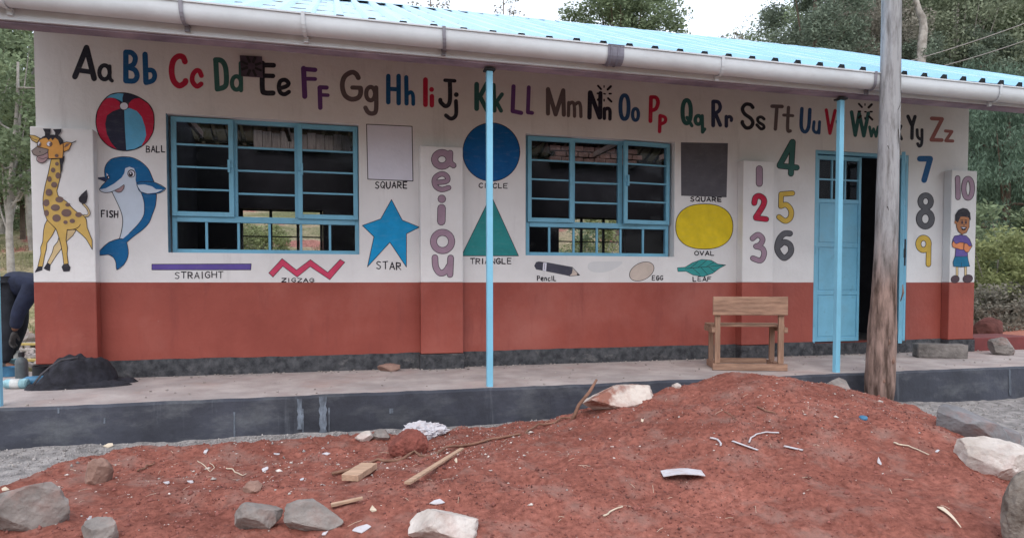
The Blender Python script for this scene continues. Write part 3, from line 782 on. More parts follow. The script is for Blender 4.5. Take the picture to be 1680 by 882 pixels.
def ring(cx, cy, rx, ry, w, p=1.0): return (ell(cx, cy, rx, ry, 22, p=p), w, 0, True)
def L_(*p): return list(p)
LETTERS = [
 ('A', 'black', [([(142,78.5),(123,126)],9.5),([(142,78.5),(154.5,129)],9.5),([(132,116),(150,118.5)],8)]),
 ('a', 'black', [ring(171.5,119,8.5,11.5,7),([(180,109),(180.5,128),(184,133)],6)]),
 ('B', 'blue', [([(206.5,86),(206.5,132.5)],9),([(206.5,86),(216,87),(222,95),(219,106),(209,110.5)],8.5),([(209,110.5),(221,115),(225,125),(220,133),(206.5,133)],8.5)]),
 ('b', 'blue', [([(238,89.5),(239.5,135)],9),([(239.5,115.5),(250,116),(254,124),(250.5,132.5),(239.5,136)],8)]),
 ('C', 'red', [([(303.5,101.5),(300,94),(292,93),(284,101),(281.5,117),(285,133),(294,141),(303,136.5),(304.5,133)],9.5)]),
 ('c', 'red', [([(330.5,124.5),(327,117),(321.5,116.5),(316,124),(316,134.5),(323,142),(330,138)],8)]),
 ('D', 'green', [([(354,100),(356.5,146)],8.5),([(353.5,98.5),(363.5,100),(370,111),(371.5,134),(368,143),(356.5,146.5)],8.5)]),
 ('d', 'green', [ring(388,136.5,7.5,11,7),([(395,104),(395.5,148.5)],7)]),
 ('E', 'black', [([(430.5,104),(430.5,146),(435,152.5),(448,153)],8.5),([(432,107),(449,107.5)],8),([(432,124.5),(448,125)],7.5)]),
 ('e', 'black', [([(459.5,145),(469.5,142),(473.5,137),(468,131.5),(460,133.5),(457.5,143),(460,152),(467,155),(474,151)],7)]),
 ('F', 'purple', [([(498,112.5),(500,158.5)],8.5),([(498,113.5),(517,115)],7.5),([(500,129.5),(517,130)],6.5)]),
 ('f', 'purple', [([(524.5,144),(525.5,177)],7.5),([(525,143.5),(536,144)],7),([(527,156),(538,156.5)],6)]),
 ('G', 'grey', [([(588,128),(584,121.5),(576.5,119),(565.5,126),(561.5,140),(565.5,156),(576,163),(587,161),(591.5,154),(591.5,145)],8),([(591.5,144.5),(578,144)],7)]),
 ('g', 'grey', [ring(608,154,7.3,11,7),([(617,144),(617,180),(611.5,186.5),(604,184.5),(599.5,177)],7.3)]),
 ('H', 'blue', [([(637,125),(637,168)],7.5),([(654,125),(654,169.5)],7.5),([(637,146),(654,147)],7)]),
 ('h', 'blue', [([(666.5,127),(667,170)],7),([(668,155),(674,151.5),(677.5,157),(678,171)],6.3)]),
 ('I', 'red', [([(698,131),(698,172)],8)]),
 ('i', 'red', [([(708.5,158),(708.5,173)],7.5),([(708,147),(708.1,147.2)],8)]),
 ('J', 'black', [([(730,132),(746,133)],6),([(738,133),(738,166),(731.5,174.5),(723.5,168.5),(722.3,164)],7)]),
 ('j', 'black', [([(748.5,155.5),(748.6,155.6)],8),([(748,166),(748,188.5),(740,195),(731.5,189.5)],6.5)]),
 ('K', 'teal', [([(782,138.5),(782,178.5)],8),([(787,159),(799,137)],7.5),([(788,160),(799,181)],7.5)]),
 ('k', 'teal', [([(809.5,140),(811,181.5)],7.5),([(812,171),(823.5,155)],6.5),([(815,168.5),(822,182)],6.5)]),
 ('L', 'purple', [([(842.5,142),(841,182.5),(855,185.5)],7,0)]),
 ('l', 'purple', [([(867.5,143.5),(866,184.5),(873,185.5)],6.5,0)]),
 ('M', 'grey', [([(899,146.5),(899,186.5)],7),([(899,146.5),(911.5,188)],7),([(924,148.5),(911.5,188)],7),([(924,148.5),(925,188.5)],7)]),
 ('m', 'grey', [([(933,168.5),(932.5,190)],5.5),([(933,172),(938.5,168),(942,173),(942.5,191)],5.5),([(942,173),(948.5,168.5),(952,173),(953,191.5)],5.5)]),
 ('N', 'navyblack', [([(968,152),(967,193)],7.3),([(968.5,152),(983.5,193)],7.3),([(985,153),(984.5,193)],7)]),
 ('n', 'navyblack', [([(991.5,178.5),(991.5,194.5)],5.8),([(991.5,181),(996.5,178),(1000.5,181.5),(1000.5,195.5)],5.8)]),
 ('O', 'blue2', [ring(1024.5,176,6.7,19.5,6.6,.85)]),
 ('o', 'blue2', [ring(1042.5,188,4.8,9.5,5.6,.9)]),
 ('P', 'red', [([(1068,159.5),(1067,199)],6.5),([(1068.5,159.5),(1076.5,160.5),(1079.5,168.5),(1076,178.5),(1069,181.5)],6.3)]),
 ('p', 'red', [([(1083,190),(1082,216)],6),([(1083.5,190),(1091,193),(1091,200),(1083.5,204)],5.6)]),
 ('Q', 'teal', [ring(1126.5,183.5,6.8,19,7,.9),([(1127,193),(1135,206.5)],5.5)]),
 ('q', 'teal', [ring(1145.5,197,5,7,6),([(1152,190),(1152.5,217),(1156,212)],5.5,0)]),
 ('R', 'navy', [([(1170,167),(1170,206)],6.5),([(1170.5,166.5),(1178.5,168),(1181.5,176),(1178.5,183),(1171.5,186.5)],6),([(1174,187),(1181.5,205.5)],6.3)]),
 ('r', 'navy', [([(1191.5,191.5),(1191.5,207)],6),([(1192,193.5),(1197,191.5),(1200,194.5),(1199.7,198)],5.3)]),
 ('S', 'black', [([(1235,176.5),(1231,172),(1223,171.5),(1218,178.5),(1221.5,187),(1231.5,194.5),(1235,201.5),(1231.5,208.5),(1224,210),(1218,203),(1217.8,200)],6)]),
 ('s', 'black', [([(1253.5,195.5),(1248.5,192),(1243,194.5),(1244.5,200.5),(1252,205.5),(1253,210),(1248,211.5),(1241.5,205)],5)]),
 ('T', 'grey', [([(1266.5,174.5),(1283,175)],6),([(1274.5,176),(1272,212)],5.8)]),
 ('t', 'grey', [([(1293.5,176.5),(1292,212),(1296.5,215)],5.5),([(1285.5,189),(1300.5,190)],5)]),
 ('U', 'blue2', [([(1315.5,178.5),(1314.5,208),(1320.5,216.5),(1326.5,208),(1328.5,180)],6)]),
 ('u', 'blue2', [([(1335.5,200),(1334.5,213),(1339.5,218),(1343,214)],5),([(1344.5,200),(1343.5,218.5)],5)]),
 ('V', 'red', [([(1355.5,180.5),(1361.5,219)],5.3),([(1370,181.5),(1361.5,219)],5.3)]),
 ('v', 'black', [([(1373,199),(1378,218)],4),([(1383.5,200),(1378,218)],4)]),
 ('W', 'teal', [([(1397,184),(1403,222)],6),([(1409.5,186),(1403,222)],6),([(1409.5,186),(1417,223)],6),([(1424.5,186),(1417,223)],6)]),
 ('w', 'teal', [([(1426.5,208.5),(1429.5,223.5)],4.8),([(1433,211.5),(1429.5,223.5)],4.5),([(1433,211.5),(1437,224)],4.5),([(1440.5,208.5),(1437,224)],4.8)]),
 ('X', 'black', [([(1447,189),(1462,227)],6),([(1461,189),(1447,226)],6)]),
 ('x', 'black', [([(1469,207),(1479,228)],5),([(1478,207),(1469,227)],5)]),
 ('Y', 'black', [([(1489.5,191),(1496.5,207)],5.8),([(1501,191.5),(1496.5,207)],5.8),([(1496.5,207),(1496,227)],5.8)]),
 ('y', 'black', [([(1504.5,213),(1505.3,224),(1510,228.5),(1512.5,226)],5),([(1512.5,213),(1512,235),(1508,240),(1505.5,236)],5)]),
 ('Z', 'brown', [([(1528.5,194.5),(1545.5,195.5),(1528,229.5),(1545,230)],6.3,0)]),
 ('z', 'brown', [([(1551,215),(1561.5,216),(1551.5,231),(1563,231.5)],5.2,0)]),
]
PT['navyblack'] = flat('navy_black', (40, 38, 56)); PT['blue2'] = flat('slate_blue', (48, 84, 132))
CNAME = dict(black='black', blue='blue', red='crimson', green='green', purple='purple', grey='grey', teal='dark green', navyblack='black', blue2='slate blue', navy='dark violet', brown='brown pink')
for ch, m, st in LETTERS:
    d = Decal(0.0); d.glyph(st, m)
    d.build('painted_letter', '%s %s letter %s painted on the white wall' % (CNAME[m], 'capital' if ch.isupper() else 'small', ch))
# dark ventilation plate and the two star shaped vents with radial slots
vb = MB(); q = [P(393.5, 91.5), P(430, 93.5), P(431.5, 128), P(396, 125.5)]
fr_ = [(v.x, -.012, v.z) for v in q]; bk = [(v.x, .0, v.z) for v in q]
VENT = mat('dark_vent_plate', (.085, .065, .095), .8, .3, 5, .3, 20)
vb.add(fr_+bk, [(3, 2, 1, 0), (0, 1, 5, 4), (1, 2, 6, 5), (2, 3, 7, 6), (3, 0, 4, 7)], VENT)
cx, cz = sum(v.x for v in q)/4, sum(v.z for v in q)/4
for k in range(8):
    a = R(22+45*k); M_ = Matrix.Translation((cx, 0, cz)) @ Matrix.Rotation(a, 4, 'Y')
    vb.box((.035, -.018, -.011), (.10, -.0121, .011), BLK, M_)
o = school_child(vb.build('vent_plate')); o['label'] = 'dark square ventilation plate over the letters d and E'
for (cx, cy) in ((991.5, 153.5), (1419.5, 183)):
    d = Decal(0.0)
    for a, b, w in (((-10.5,-12.5),(-5.5,-7),3.4), ((-.5,-12.5),(-.5,-10),2.2), ((10.5,-11.5),(5.5,-6.5),4), ((11,.5),(8,.5),3), ((6,8),(11.5,13.5),3.6), ((-.5,10),(-.5,12.5),2.5), ((-10.5,10.5),(-7.5,7.5),4), ((-11.5,0),(-8,0),3), ((-1,.5),(1.5,1),2.5)):
        d.stroke([(cx+a[0], cy+a[1]), (cx+b[0], cy+b[1])], w, 'line')
    d.build('vent_slots', 'star of short dark ventilation slots above the letter %s' % ('N' if cx < 1200 else 'W'))

NUMS = [
 (-.12, '1', 'mauve', [([(1245.7,277),(1245.7,301)],9.5)]),
 (-.12, '2', 'red', [([(1237.4,333),(1239.5,324),(1246,321.5),(1253,327),(1252,337),(1240,356)],8),([(1240,357.5),(1257,359.5)],7.5)]),
 (-.12, '3', 'mauve', [([(1234.5,391),(1243.5,385),(1251,392),(1247,401),(1240,404)],7.5),([(1240,404),(1250,407),(1253.5,416),(1248,427),(1235,423.5)],7.5)]),
 (0, '4', 'green', [([(1300,233),(1279,271)],8),([(1279,272),(1307,275)],8),([(1300.5,233),(1297.5,285)],8)]),
 (0, '5', 'yellow', [([(1300,317),(1281.5,318.5),(1281,337)],7,0),([(1281,338),(1290,336),(1297.5,345),(1296.5,357),(1288,362.5),(1278,356)],7.5)]),
 (0, '6', 'dgrey', [([(1296,383),(1286,383.5),(1277.5,394),(1275.5,410.5),(1286,423),(1297,414),(1296,402),(1286,397),(1278,403)],8)]),
 (0, '7', 'blue', [([(1509,260.5),(1526,260.5),(1516,295.5)],9.5,0)]),
 (0, '8', 'dgrey', [ring(1518.5,330.5,8.7,10,7.8), ring(1518,359,10.5,12.3,8.5)]),
 (0, '9', 'yellow', [ring(1515,400,8.5,10,8),([(1523.5,401),(1523,433.5)],7)]),
 (-.12, '10', 'mauve', [([(1571,292),(1571.5,324)],7),ring(1588,309,7,16,6.8,.95)]),
 (-.12, 'a', 'mauve', [ring(725,261.7,12,11,10),([(738.6,251),(738.6,266),(744,271.5)],8)]),
 (-.12, 'e', 'mauve', [([(716,299.5),(732,297.5),(734.5,292),(729.7,286.5),(722,286),(714,291.6),(712.5,299.5),(716,307),(725,311),(736,308)],7)]),
 (-.12, 'i', 'mauve', [([(724.8,326.2),(724.9,326.3)],12),([(724.5,341.5),(724,363)],12)]),
 (-.12, 'o', 'mauve', [ring(726,396,15,15,9.5)]),
 (-.12, 'u', 'mauve', [([(713.5,422.5),(715,438),(722,447.5),(731,445),(737,436)],9),([(739.3,423),(738.2,450)],9)]),
]
for Y, ch, m, st in NUMS:
    d = Decal(Y); d.glyph(st, m, 'line' if ch != '7' else None, 1.0)
    isn = ch.isdigit()
    d.build('painted_number' if isn else 'painted_vowel', ('%s number %s painted on the wall' if isn else '%s outlined vowel %s painted on the pillar') % ({'mauve':'mauve','red':'crimson','green':'dark green','yellow':'mustard','dgrey':'grey','blue':'blue'}[m], ch))

# hand-brushed capitals for the captions
FONT = {
 'A': [[(0,1),(.5,0),(1,1)],[(.2,.65),(.8,.65)]], 'B': [[(0,0),(0,1)],[(0,0),(.8,.1),(.8,.4),(0,.48)],[(0,.48),(.95,.6),(.9,.92),(0,1)]],
 'C': [[(.95,.15),(.5,0),(.05,.3),(.05,.7),(.5,1),(.95,.85)]], 'E': [[(.9,0),(0,0),(0,1),(.9,1)],[(0,.5),(.75,.5)]], 'F': [[(.95,0),(0,.03),(0,1)],[(0,.5),(.75,.48)]],
 'G': [[(.95,.15),(.5,0),(.05,.35),(.1,.8),(.55,1),(.95,.8),(.95,.55),(.55,.55)]], 'H': [[(0,0),(0,1)],[(1,0),(1,1)],[(0,.5),(1,.5)]],
 'I': [[(.5,0),(.5,1)]], 'L': [[(0,0),(0,1),(.85,1)]], 'N': [[(0,1),(0,0),(1,1),(1,0)]], 'O': [[(.5,0),(.05,.25),(.05,.75),(.5,1),(.95,.75),(.95,.25),(.5,0)]],
 'P': [[(0,0),(0,1)],[(0,0),(.85,.08),(.85,.45),(0,.55)]], 'Q': [[(.5,0),(.05,.25),(.05,.75),(.5,1),(.95,.75),(.95,.25),(.5,0)],[(.6,.7),(1,1.1)]],
 'R': [[(0,0),(0,1)],[(0,0),(.85,.08),(.85,.45),(0,.52)],[(.3,.52),(.95,1)]], 'S': [[(.9,.1),(.4,0),(.1,.25),(.5,.48),(.9,.72),(.6,1),(.05,.9)]],
 'T': [[(0,0),(1,0)],[(.5,0),(.5,1)]], 'U': [[(0,0),(.05,.75),(.5,1),(.95,.75),(1,0)]], 'V': [[(0,0),(.5,1),(1,0)]], 'Z': [[(0,0),(1,0),(0,1),(1,1)]],
 'e': [[(.1,.65),(.9,.62),(.7,.35),(.2,.4),(.1,.8),(.5,1),(.9,.9)]], 'n': [[(.1,.35),(.1,1)],[(.1,.5),(.6,.35),(.9,.5),(.9,1)]], 'c': [[(.9,.42),(.4,.35),(.1,.65),(.4,1),(.9,.92)]],
 'i': [[(.5,.4),(.5,1)],[(.5,.1),(.52,.12)]],
}
def caption(word, x0, x1, y0, y1, w=1.5, dy=0.0, Y=0.0):
    d = Decal(Y); n = len(word); wd = [0.45 if c in 'Ii' else 1 for c in word]; tot = sum(wd)+.42*(n-1); u = (x1-x0)/tot; x = x0
    rr = random.Random(word)
    for c, q in zip(word, wd):
        jy = rr.uniform(-.05, .05)*(y1-y0)
        t = (x-x0)/(x1-x0)
        for st in FONT[c]:
            pts = [(x+px*q*u+rr.uniform(-.25, .25), y0+dy*t+jy+py*(y1-y0)+rr.uniform(-.3, .3)) for px, py in st]
            d.stroke(pts, (w+.25)*rr.uniform(.75, 1.15), 'line', 3 if c in 'SCGOQUce' else 0)
        x += (q+.42)*u
    d.build('painted_caption', 'black hand painted caption reading %s' % word)
caption('BALL', 240, 271, 239.8, 249.8, 1.5, -.5); caption('FISH', 166.5, 193.5, 345, 355.5, 2.0, 1.5)
caption('STRAIGHT', 287, 366, 446.5, 456.5, 1.5, -1.5); caption('ZIGZAG', 462.5, 515, 456.3, 462.2, 1.4)
caption('SQUARE', 615.5, 668, 298.3, 308.5, 1.6, .6); caption('STAR', 617.5, 658, 429, 440.5, 1.6, 1.8)
caption('CIRCLE', 786, 832.5, 301, 308.5, 1.5, .5); caption('TRIANGLE', 772, 839, 424, 432.6, 1.5)
caption('PencIL', 881.5, 912, 452.6, 460.2, 1.4, 0); caption('EGG', 1070, 1087.5, 452, 459, 1.4, .5)
caption('SQUARE', 1132.5, 1183.5, 323, 329.8, 1.6, 1); caption('OVAL', 1139.8, 1172, 412, 418.6, 1.4)
caption('LEAF', 1137, 1166.5, 454, 461, 1.4)

def shape(name, label, Y, items):
    d = Decal(Y)
    for it in items:
        k = it[0]
        if k == 'p': d.poly(it[1], it[2], it[3] if len(it) > 3 else 0)
        elif k == 's': d.stroke(it[1], it[2], it[3], it[4] if len(it) > 4 else 0, it[5] if len(it) > 5 else False)
    return d.build(name, label)
sq = [(601.3,204),(676,207.5),(677.5,297),(603.5,294)]
shape('painted_square', 'white square with thin black outline', 0, [('p', sq, 'white'), ('s', sq, 1.3, 'line', 0, True)])
shape('painted_square', 'solid dark grey square', 0, [('p', T(1090,220,3.53,[(95,48),(368,53),(360,366),(97,357)]), 'square')])
star = T(590,320,6.083,[(318,45),(425,250),(597,320),(467,385),(467,717),(302,470),(78,715),(143,415),(28,303),(210,238)])
shape('painted_star', 'bright blue five pointed star', 0, [('p', star, 'star'), ('s', star, 1.1, 'line', 0, True)])
circ = ell(806, 249.5, 46.8, 47.8, 48)
shape('painted_circle', 'large dark blue circle', 0, [('p', circ, 'circle'), ('s', circ, 1.2, 'line', 0, True)])
tri = [(805.7,320.5),(850.7,419.5),(757,419.5)]
shape('painted_triangle', 'teal green triangle', 0, [('p', tri, 'tri'), ('s', tri, 1.0, 'line', 0, True)])
ov = ell(1155.4, 371.5, 47, 37, 40, p=.86)
shape('painted_oval', 'yellow oval', 0, [('p', ov, 'oval'), ('s', ov, 1.1, 'line', 0, True)])
bar = T(240,415,4.667,[(43,85),(803,82),(800,128),(43,128)])
shape('painted_bar', 'long straight violet bar', 0, [('p', bar, 'bar'), ('s', bar, 1.0, 'line', 0, True)])
zz = T(240,415,4.667,[(938,152),(1040,42),(1150,130),(1257,50),(1390,148),(1485,48),(1520,70),(1405,203),(1255,103),(1155,183),(1045,100),(970,183)])
shape('painted_zigzag', 'pink zigzag band', 0, [('p', zz, 'zig'), ('s', zz, 1.0, 'line', 0, True)])
egg = ell(1052.8, 445, 21.5, 13.8, 32, rot=R(-27))
shape('painted_egg', 'beige egg', 0, [('p', egg, 'egg'), ('s', egg, .9, 'line', 0, True)])
shape('painted_smudge', 'faint grey smudge under the second window', 0, [('p', T(860,415,6.72,[(700,140),(740,98),(900,92),(1080,95),(1020,160),(900,208),(770,210),(710,180)]), 'smudge', 4)])
K = lambda pts: T(860,415,6.72,pts)
body = K([(110,140),(130,100),(160,92),(270,105),(525,152),(540,185),(525,230),(495,252),(240,200),(130,180)])
shape('painted_pencil', 'dark grey pencil with a white band', 0, [('p', body, 'pencil'), ('p', K([(210,105),(248,108),(240,200),(203,190)]), 'white'), ('s', K([(226,118),(220,180)]), .7, 'line'),
      ('p', K([(535,175),(612,243),(495,252),(525,225)]), 'egg'), ('s', K([(525,152),(612,243),(495,252)]), .9, 'line'), ('p', K([(578,220),(615,244),(585,246)]), 'line')])
K = lambda pts: T(1090,220,3.53,pts)
lf = K([(75,773),(120,770),(160,745),(215,725),(270,730),(310,752),(355,757),(320,775),(280,805),(225,825),(165,815),(125,793),(78,795)])
shape('painted_leaf', 'teal leaf with dark veins', 0, [('p', lf, 'leaf'), ('s', lf, .8, 'line', 0, True), ('s', K([(120,778),(240,768),(340,758)]), .8, 'line')] +
      [('s', K(q), .7, 'line') for q in ([(150,775),(195,738)],[(195,771),(245,730)],[(240,768),(285,742)],[(165,776),(205,812)],[(210,770),(250,812)],[(255,767),(290,795)])])
# ball
K = lambda pts: T(140,140,7.35,pts)
bo = smooth_pts(K([(400,92),(520,98),(640,140),(760,220),(820,320),(832,440),(815,570),(740,690),(640,760),(500,792),(370,775),(270,725),(180,630),(135,510),(128,400),(150,300),(215,190),(300,115)]), True, 3)
shape('painted_ball', 'beach ball in crimson, navy and light blue', 0, [('p', bo, 'bnavy'),
  ('p', K([(255,155),(300,118),(400,98),(462,104),(448,150),(450,205),(415,180),(360,158),(310,150)]), 'lblue'),
  ('p', K([(132,440),(150,300),(215,195),(260,160),(310,150),(365,165),(415,205),(425,280),(330,315),(260,365),(240,470),(260,590),(310,690),(380,772),(270,722),(180,626),(140,510)]), 'red'),
  ('p', K([(525,220),(560,180),(600,160),(650,155),(760,225),(818,325),(828,440),(812,565),(760,660),(680,735),(735,600),(722,500),(670,360),(600,300),(520,270)]), 'red'),
  ('p', K([(470,300),(530,275),(620,310),(680,380),(722,500),(735,600),(715,665),(680,725),(590,770),(495,782),(480,560)]), 'lblue'),
  ('p', ell(140+467/7.35, 140+252/7.35, 7.4, 6.8), 'line'), ('p', ell(140+467/7.35, 140+252/7.35, 6.4, 5.8), 'white'), ('s', bo, 1.1, 'line', 0, True)])
# dolphin captioned FISH
V2 = 761
K = lambda pts: T(150,245,8.015,pts)
K2 = lambda pts: T(150,245+V2/8.015,8.015,pts)
outerR = K([(190,425),(178,360),(172,270),(200,190),(270,125),(400,98),(540,110),(660,170),(750,260),(800,370),(830,450),(855,590),(850,690),(838,761)])+K2([(800,100),(760,200),(680,290),(560,380),(465,460)])
tail = K2([(465,460),(485,560),(480,650),(430,750),(335,822),(325,740),(295,665),(220,620),(80,632),(130,550),(230,460),(360,415),(410,415)])
inner = K2([(500,340),(600,240),(660,160),(692,90)])+K([(697,761),(690,680),(655,570),(620,520),(595,465),(580,400),(588,320),(560,250),(500,230),(445,250),(435,310),(400,370),(300,450),(190,512),(105,527),(140,475)])
belly = K([(105,527),(190,512),(300,450),(400,370),(435,310),(445,250),(500,230),(560,250),(588,320),(580,400),(595,465),(620,520),(655,570),(690,680),(697,761)])+K2([(692,90),(660,160),(600,240),(500,340),(410,415),(370,412),(405,290),(413,180),(395,70),(365,0)])+K([(340,700),(270,560),(180,570),(120,548)])
d = Decal(0.0)
d.poly(belly, 'belly'); d.poly(outerR+tail+inner, 'dblue')
d.stroke(outerR, 1.0, 'line', 3); d.stroke(tail, 1.0, 'line', 2); d.stroke(inner[:8], .8, 'line', 2)
d.stroke(K([(105,527),(130,555),(190,570),(270,560)]), 1.1, 'line', 3); d.stroke(K([(190,425),(140,475),(105,527)]), 1.0, 'line', 2)
d.stroke(K([(272,560),(330,680),(375,780)])+K2([(400,90),(413,180),(400,300),(370,412)]), 1.0, 'line', 3)
d.poly(K([(60,374),(170,362),(215,400),(188,428)]), 'navy'); d.stroke(K([(60,374),(188,428)]), .6, 'line')
fin = K([(600,440),(700,428),(825,432),(980,515),(900,572),(760,590),(650,562),(615,510)])
d.poly(fin, 'dblue'); d.poly(K([(603,468),(700,463),(800,488),(850,525),(940,530),(860,568),(740,582),(655,555),(625,510)]), 'belly'); d.stroke(fin, 1.0, 'line', 2, True)
d.poly(K([(305,540),(370,510),(430,465),(428,510),(395,558),(345,565)]), 'tongue'); d.stroke(K([(270,558),(370,510),(430,465),(428,510),(395,558),(345,565),(310,545)]), .9, 'line', 2)
d.poly(ell(150+527/8.015, 245+320/8.015, 6.4, 6.6), 'line'); d.poly(ell(150+528/8.015, 245+323/8.015, 5.0, 5.2), 'white'); d.poly(ell(150+521/8.015, 245+328/8.015, 3.5, 4.0), 'line'); d.poly(ell(150+518/8.015, 245+318/8.015, 1.3, 1.5, 10), 'white')
d.poly(K([(200,310),(232,352),(205,352)]), 'white'); d.poly(ell(150+222/8.015, 245+370/8.015, 2.6, 3.0), 'line'); d.poly(ell(150+228/8.015, 245+372/8.015, 1.0, 1.3, 10), 'white')
d.build('painted_dolphin', 'blue cartoon dolphin with white belly')
# giraffe on the left pillar
d = Decal(-.12); s6 = 6.783
A = lambda pts: T(40,200,s6,pts)
B = lambda pts: T(40,320,s6,pts)
def clampx(pts): return [(min(x, 151.8 if y > 330 else 150), y) for x, y in pts]
far = B([(480,380),(580,385),(540,450),(480,505),(410,600),(350,680),(290,775),(255,752),(310,640),(328,570),(370,520),(385,470)])
d.poly(far, 'leg'); d.stroke(far, 1.1, 'line', 0, True)
d.poly(B([(255,752),(292,775),(285,845),(250,835),(213,815)]), 'hoof')
leg1 = B([(255,275),(350,370),(310,450),(252,530),(245,600),(225,680),(205,795),(150,795),(185,650),(182,580),(205,520),(215,390),(228,330)])
d.poly(leg1, 'tan'); d.stroke(leg1, 1.1, 'line', 0, True); d.poly(B([(150,793),(205,793),(200,835),(115,860)]), 'hoof')
bodyp = A([(300,415),(400,408),(405,520),(405,600),(382,690),(362,770),(375,820),(420,855)])+B([(470,72),(540,150),(600,200),(660,225),(690,270),(700,360),(755,500),(757,605),(690,490),(640,440),(575,385),(540,383),(478,385),(465,500),(482,590),(475,650),(490,762),(440,770),(430,680),(410,560),(385,470),(355,378),(255,278),(225,200),(207,100),(210,20)])+A([(230,720),(270,560)])
bodyp = clampx(bodyp)
d.poly(bodyp, 'tan'); d.stroke(bodyp, 1.1, 'line', 0, True)
d.stroke(B([(480,388),(560,378),(605,355),(625,325)]), 1.1, 'line', 3)
d.poly(B([(435,768),(490,763),(515,800),(505,845),(437,850),(415,800)]), 'hoof')
for (u, v, a, b) in ((245,88,36,38),(347,140,51,38),(392,50,46,34),(470,198,57,44),(248,200,28,36),(360,256,47,42),(485,108,28,22),(606,218,38,28),(460,302,25,20),(535,288,30,24)):
    d.poly(ell(40+u/s6, 320+v/s6, a/s6, b/s6, 16), 'spot')
for (u, v, a, b) in ((365,468,21,22),(322,537,25,28),(282,637,24,32),(376,598,28,36),(335,700,34,32),(276,785,38,40),(250,878,28,16)):
    d.poly(ell(40+u/s6, 200+v/s6, a/s6, b/s6, 16), 'spot')
d.stroke(B([(672,228),(700,232),(724,205),(705,150),(655,95)]), 4.2, 'line', 4); d.stroke(B([(672,228),(700,232),(724,205),(705,150),(655,95)]), 2.4, 'leg', 4)
d.poly(A([(697,755),(708,830),(692,900),(655,918),(612,885),(608,845),(640,805)]), 'hoof')
d.poly(A([(392,405),(450,380),(445,430),(430,480),(425,540),(410,575),(402,600),(402,500)]), 'hoof')
for pts in ([(55,148),(120,155),(178,185),(145,238),(90,210)],): d.poly(A(pts), 'tan'); d.stroke(A(pts), 1.1, 'line', 0, True)
d.stroke(A([(75,165),(105,195),(145,205)]), 1.0, 'spot')
ear = A([(415,245),(470,226),(535,235),(500,310),(450,335),(425,300)]); d.poly(ear, 'orange'); d.stroke(ear, 1.1, 'line', 0, True); d.stroke(A([(530,238),(578,216)]), 1.4, 'line'); d.poly(A([(440,290),(470,245),(515,242),(480,275)]), 'spot')
head = A([(150,250),(175,195),(240,158),(340,160),(400,190),(435,240),(440,330),(430,405),(272,412),(265,310),(200,290),(148,285)])
d.poly(head, 'orange'); d.stroke(head, 1.1, 'line', 0, True)
d.poly(A([(175,205),(205,170),(250,148),(330,145),(395,160),(435,205),(438,240),(400,262),(380,205),(345,178),(318,208),(298,182),(275,208),(250,180),(215,185)]), 'hoof')
for pts in ([(210,78),(300,78),(290,155),(235,160),(232,118)], [(322,85),(420,82),(412,115),(385,150),(385,172),(345,160),(348,120)]): d.poly(A(pts), 'hoof')
d.poly(A([(148,388),(265,340),(268,405),(240,440),(190,460),(150,440)]), 'tongue'); d.stroke(A([(148,388),(140,415),(150,440),(190,460),(240,440),(268,405)]), 1.1, 'line', 2)
sn = A([(85,325),(145,280),(200,290),(270,308),(266,340),(215,370),(150,385),(105,365)]); d.poly(sn, 'snout'); d.stroke(sn, 1.1, 'line', 0, True)
d.stroke(A([(165,400),(210,415),(262,395)]), .8, 'line')
d.poly(ell(40+285/s6, 200+250/s6, 4.8, 4.2), 'line'); d.poly(ell(40+282/s6, 200+248/s6, 3.9, 3.5), 'white'); d.poly(ell(40+298/s6, 200+252/s6, 2.3, 3.0, 14), 'spot')
d.poly(ell(40+172/s6, 200+252/s6, 2.9, 4.0), 'line'); d.poly(ell(40+170/s6, 200+246/s6, 2.1, 3.2), 'white'); d.poly(ell(40+178/s6, 200+258/s6, 1.7, 2.2, 12), 'spot')
d.poly(ell(40+365/s6, 200+378/s6, 3.1, 2.8, 14), 'spot'); d.poly(ell(40+180/s6, 200+335/s6, .9, 1.3, 10), 'line')
d.build('painted_giraffe', 'smiling cartoon giraffe in tan with brown spots')
# boy on the right pillar
d = Decal(-.12); K = lambda pts: T(1480,335,6.3,pts)
d.stroke(K([(567,648),(567,740)]), 4.2, 'line'); d.stroke(K([(567,648),(567,740)]), 2.8, 'leg'); d.stroke(K([(655,648),(655,740)]), 4.2, 'line'); d.stroke(K([(655,648),(655,740)]), 2.8, 'leg')
for (u, v, a, b, r_) in ((547,773,44,38,-20), (677,768,52,41,-12)): e_ = ell(1480+u/6.3, 335+v/6.3, a/6.3, b/6.3, 18, R(r_)); d.poly(e_, 'shoe'); d.stroke(e_, .8, 'line', 0, True)
e_ = K([(545,535),(675,535),(682,580),(697,640),(610,648),(530,642),(523,600)]); d.poly(e_, 'shorts'); d.stroke(e_, .8, 'line', 0, True); d.stroke(K([(610,600),(612,645)]), .6, 'line')
e_ = K([(540,328),(600,315),(660,325),(695,360),(720,420),(700,440),(670,440),(676,538),(545,540),(552,450),(520,440),(515,400),(522,360)]); d.poly(e_, 'shirt'); d.stroke(e_, .8, 'line', 0, True)
e_ = K([(530,375),(512,410),(522,445),(560,455),(600,468),(632,470),(636,395),(592,393),(562,408),(542,400)]); d.poly(e_, 'hands'); d.stroke(e_, .8, 'line', 0, True)
e_ = K([(640,402),(668,405),(690,432),(722,430),(700,465),(685,492),(655,495),(634,465)]); d.poly(e_, 'hands'); d.stroke(e_, .8, 'line', 0, True)
e_ = K([(555,170),(560,235),(578,282),(615,312),(662,292),(690,235),(692,135),(600,118)]); d.poly(e_, 'skin'); d.stroke(e_, .9, 'line', 0, True); d.poly(ell(1480+550/6.3, 335+185/6.3, 1.9, 3.0, 12), 'skin')
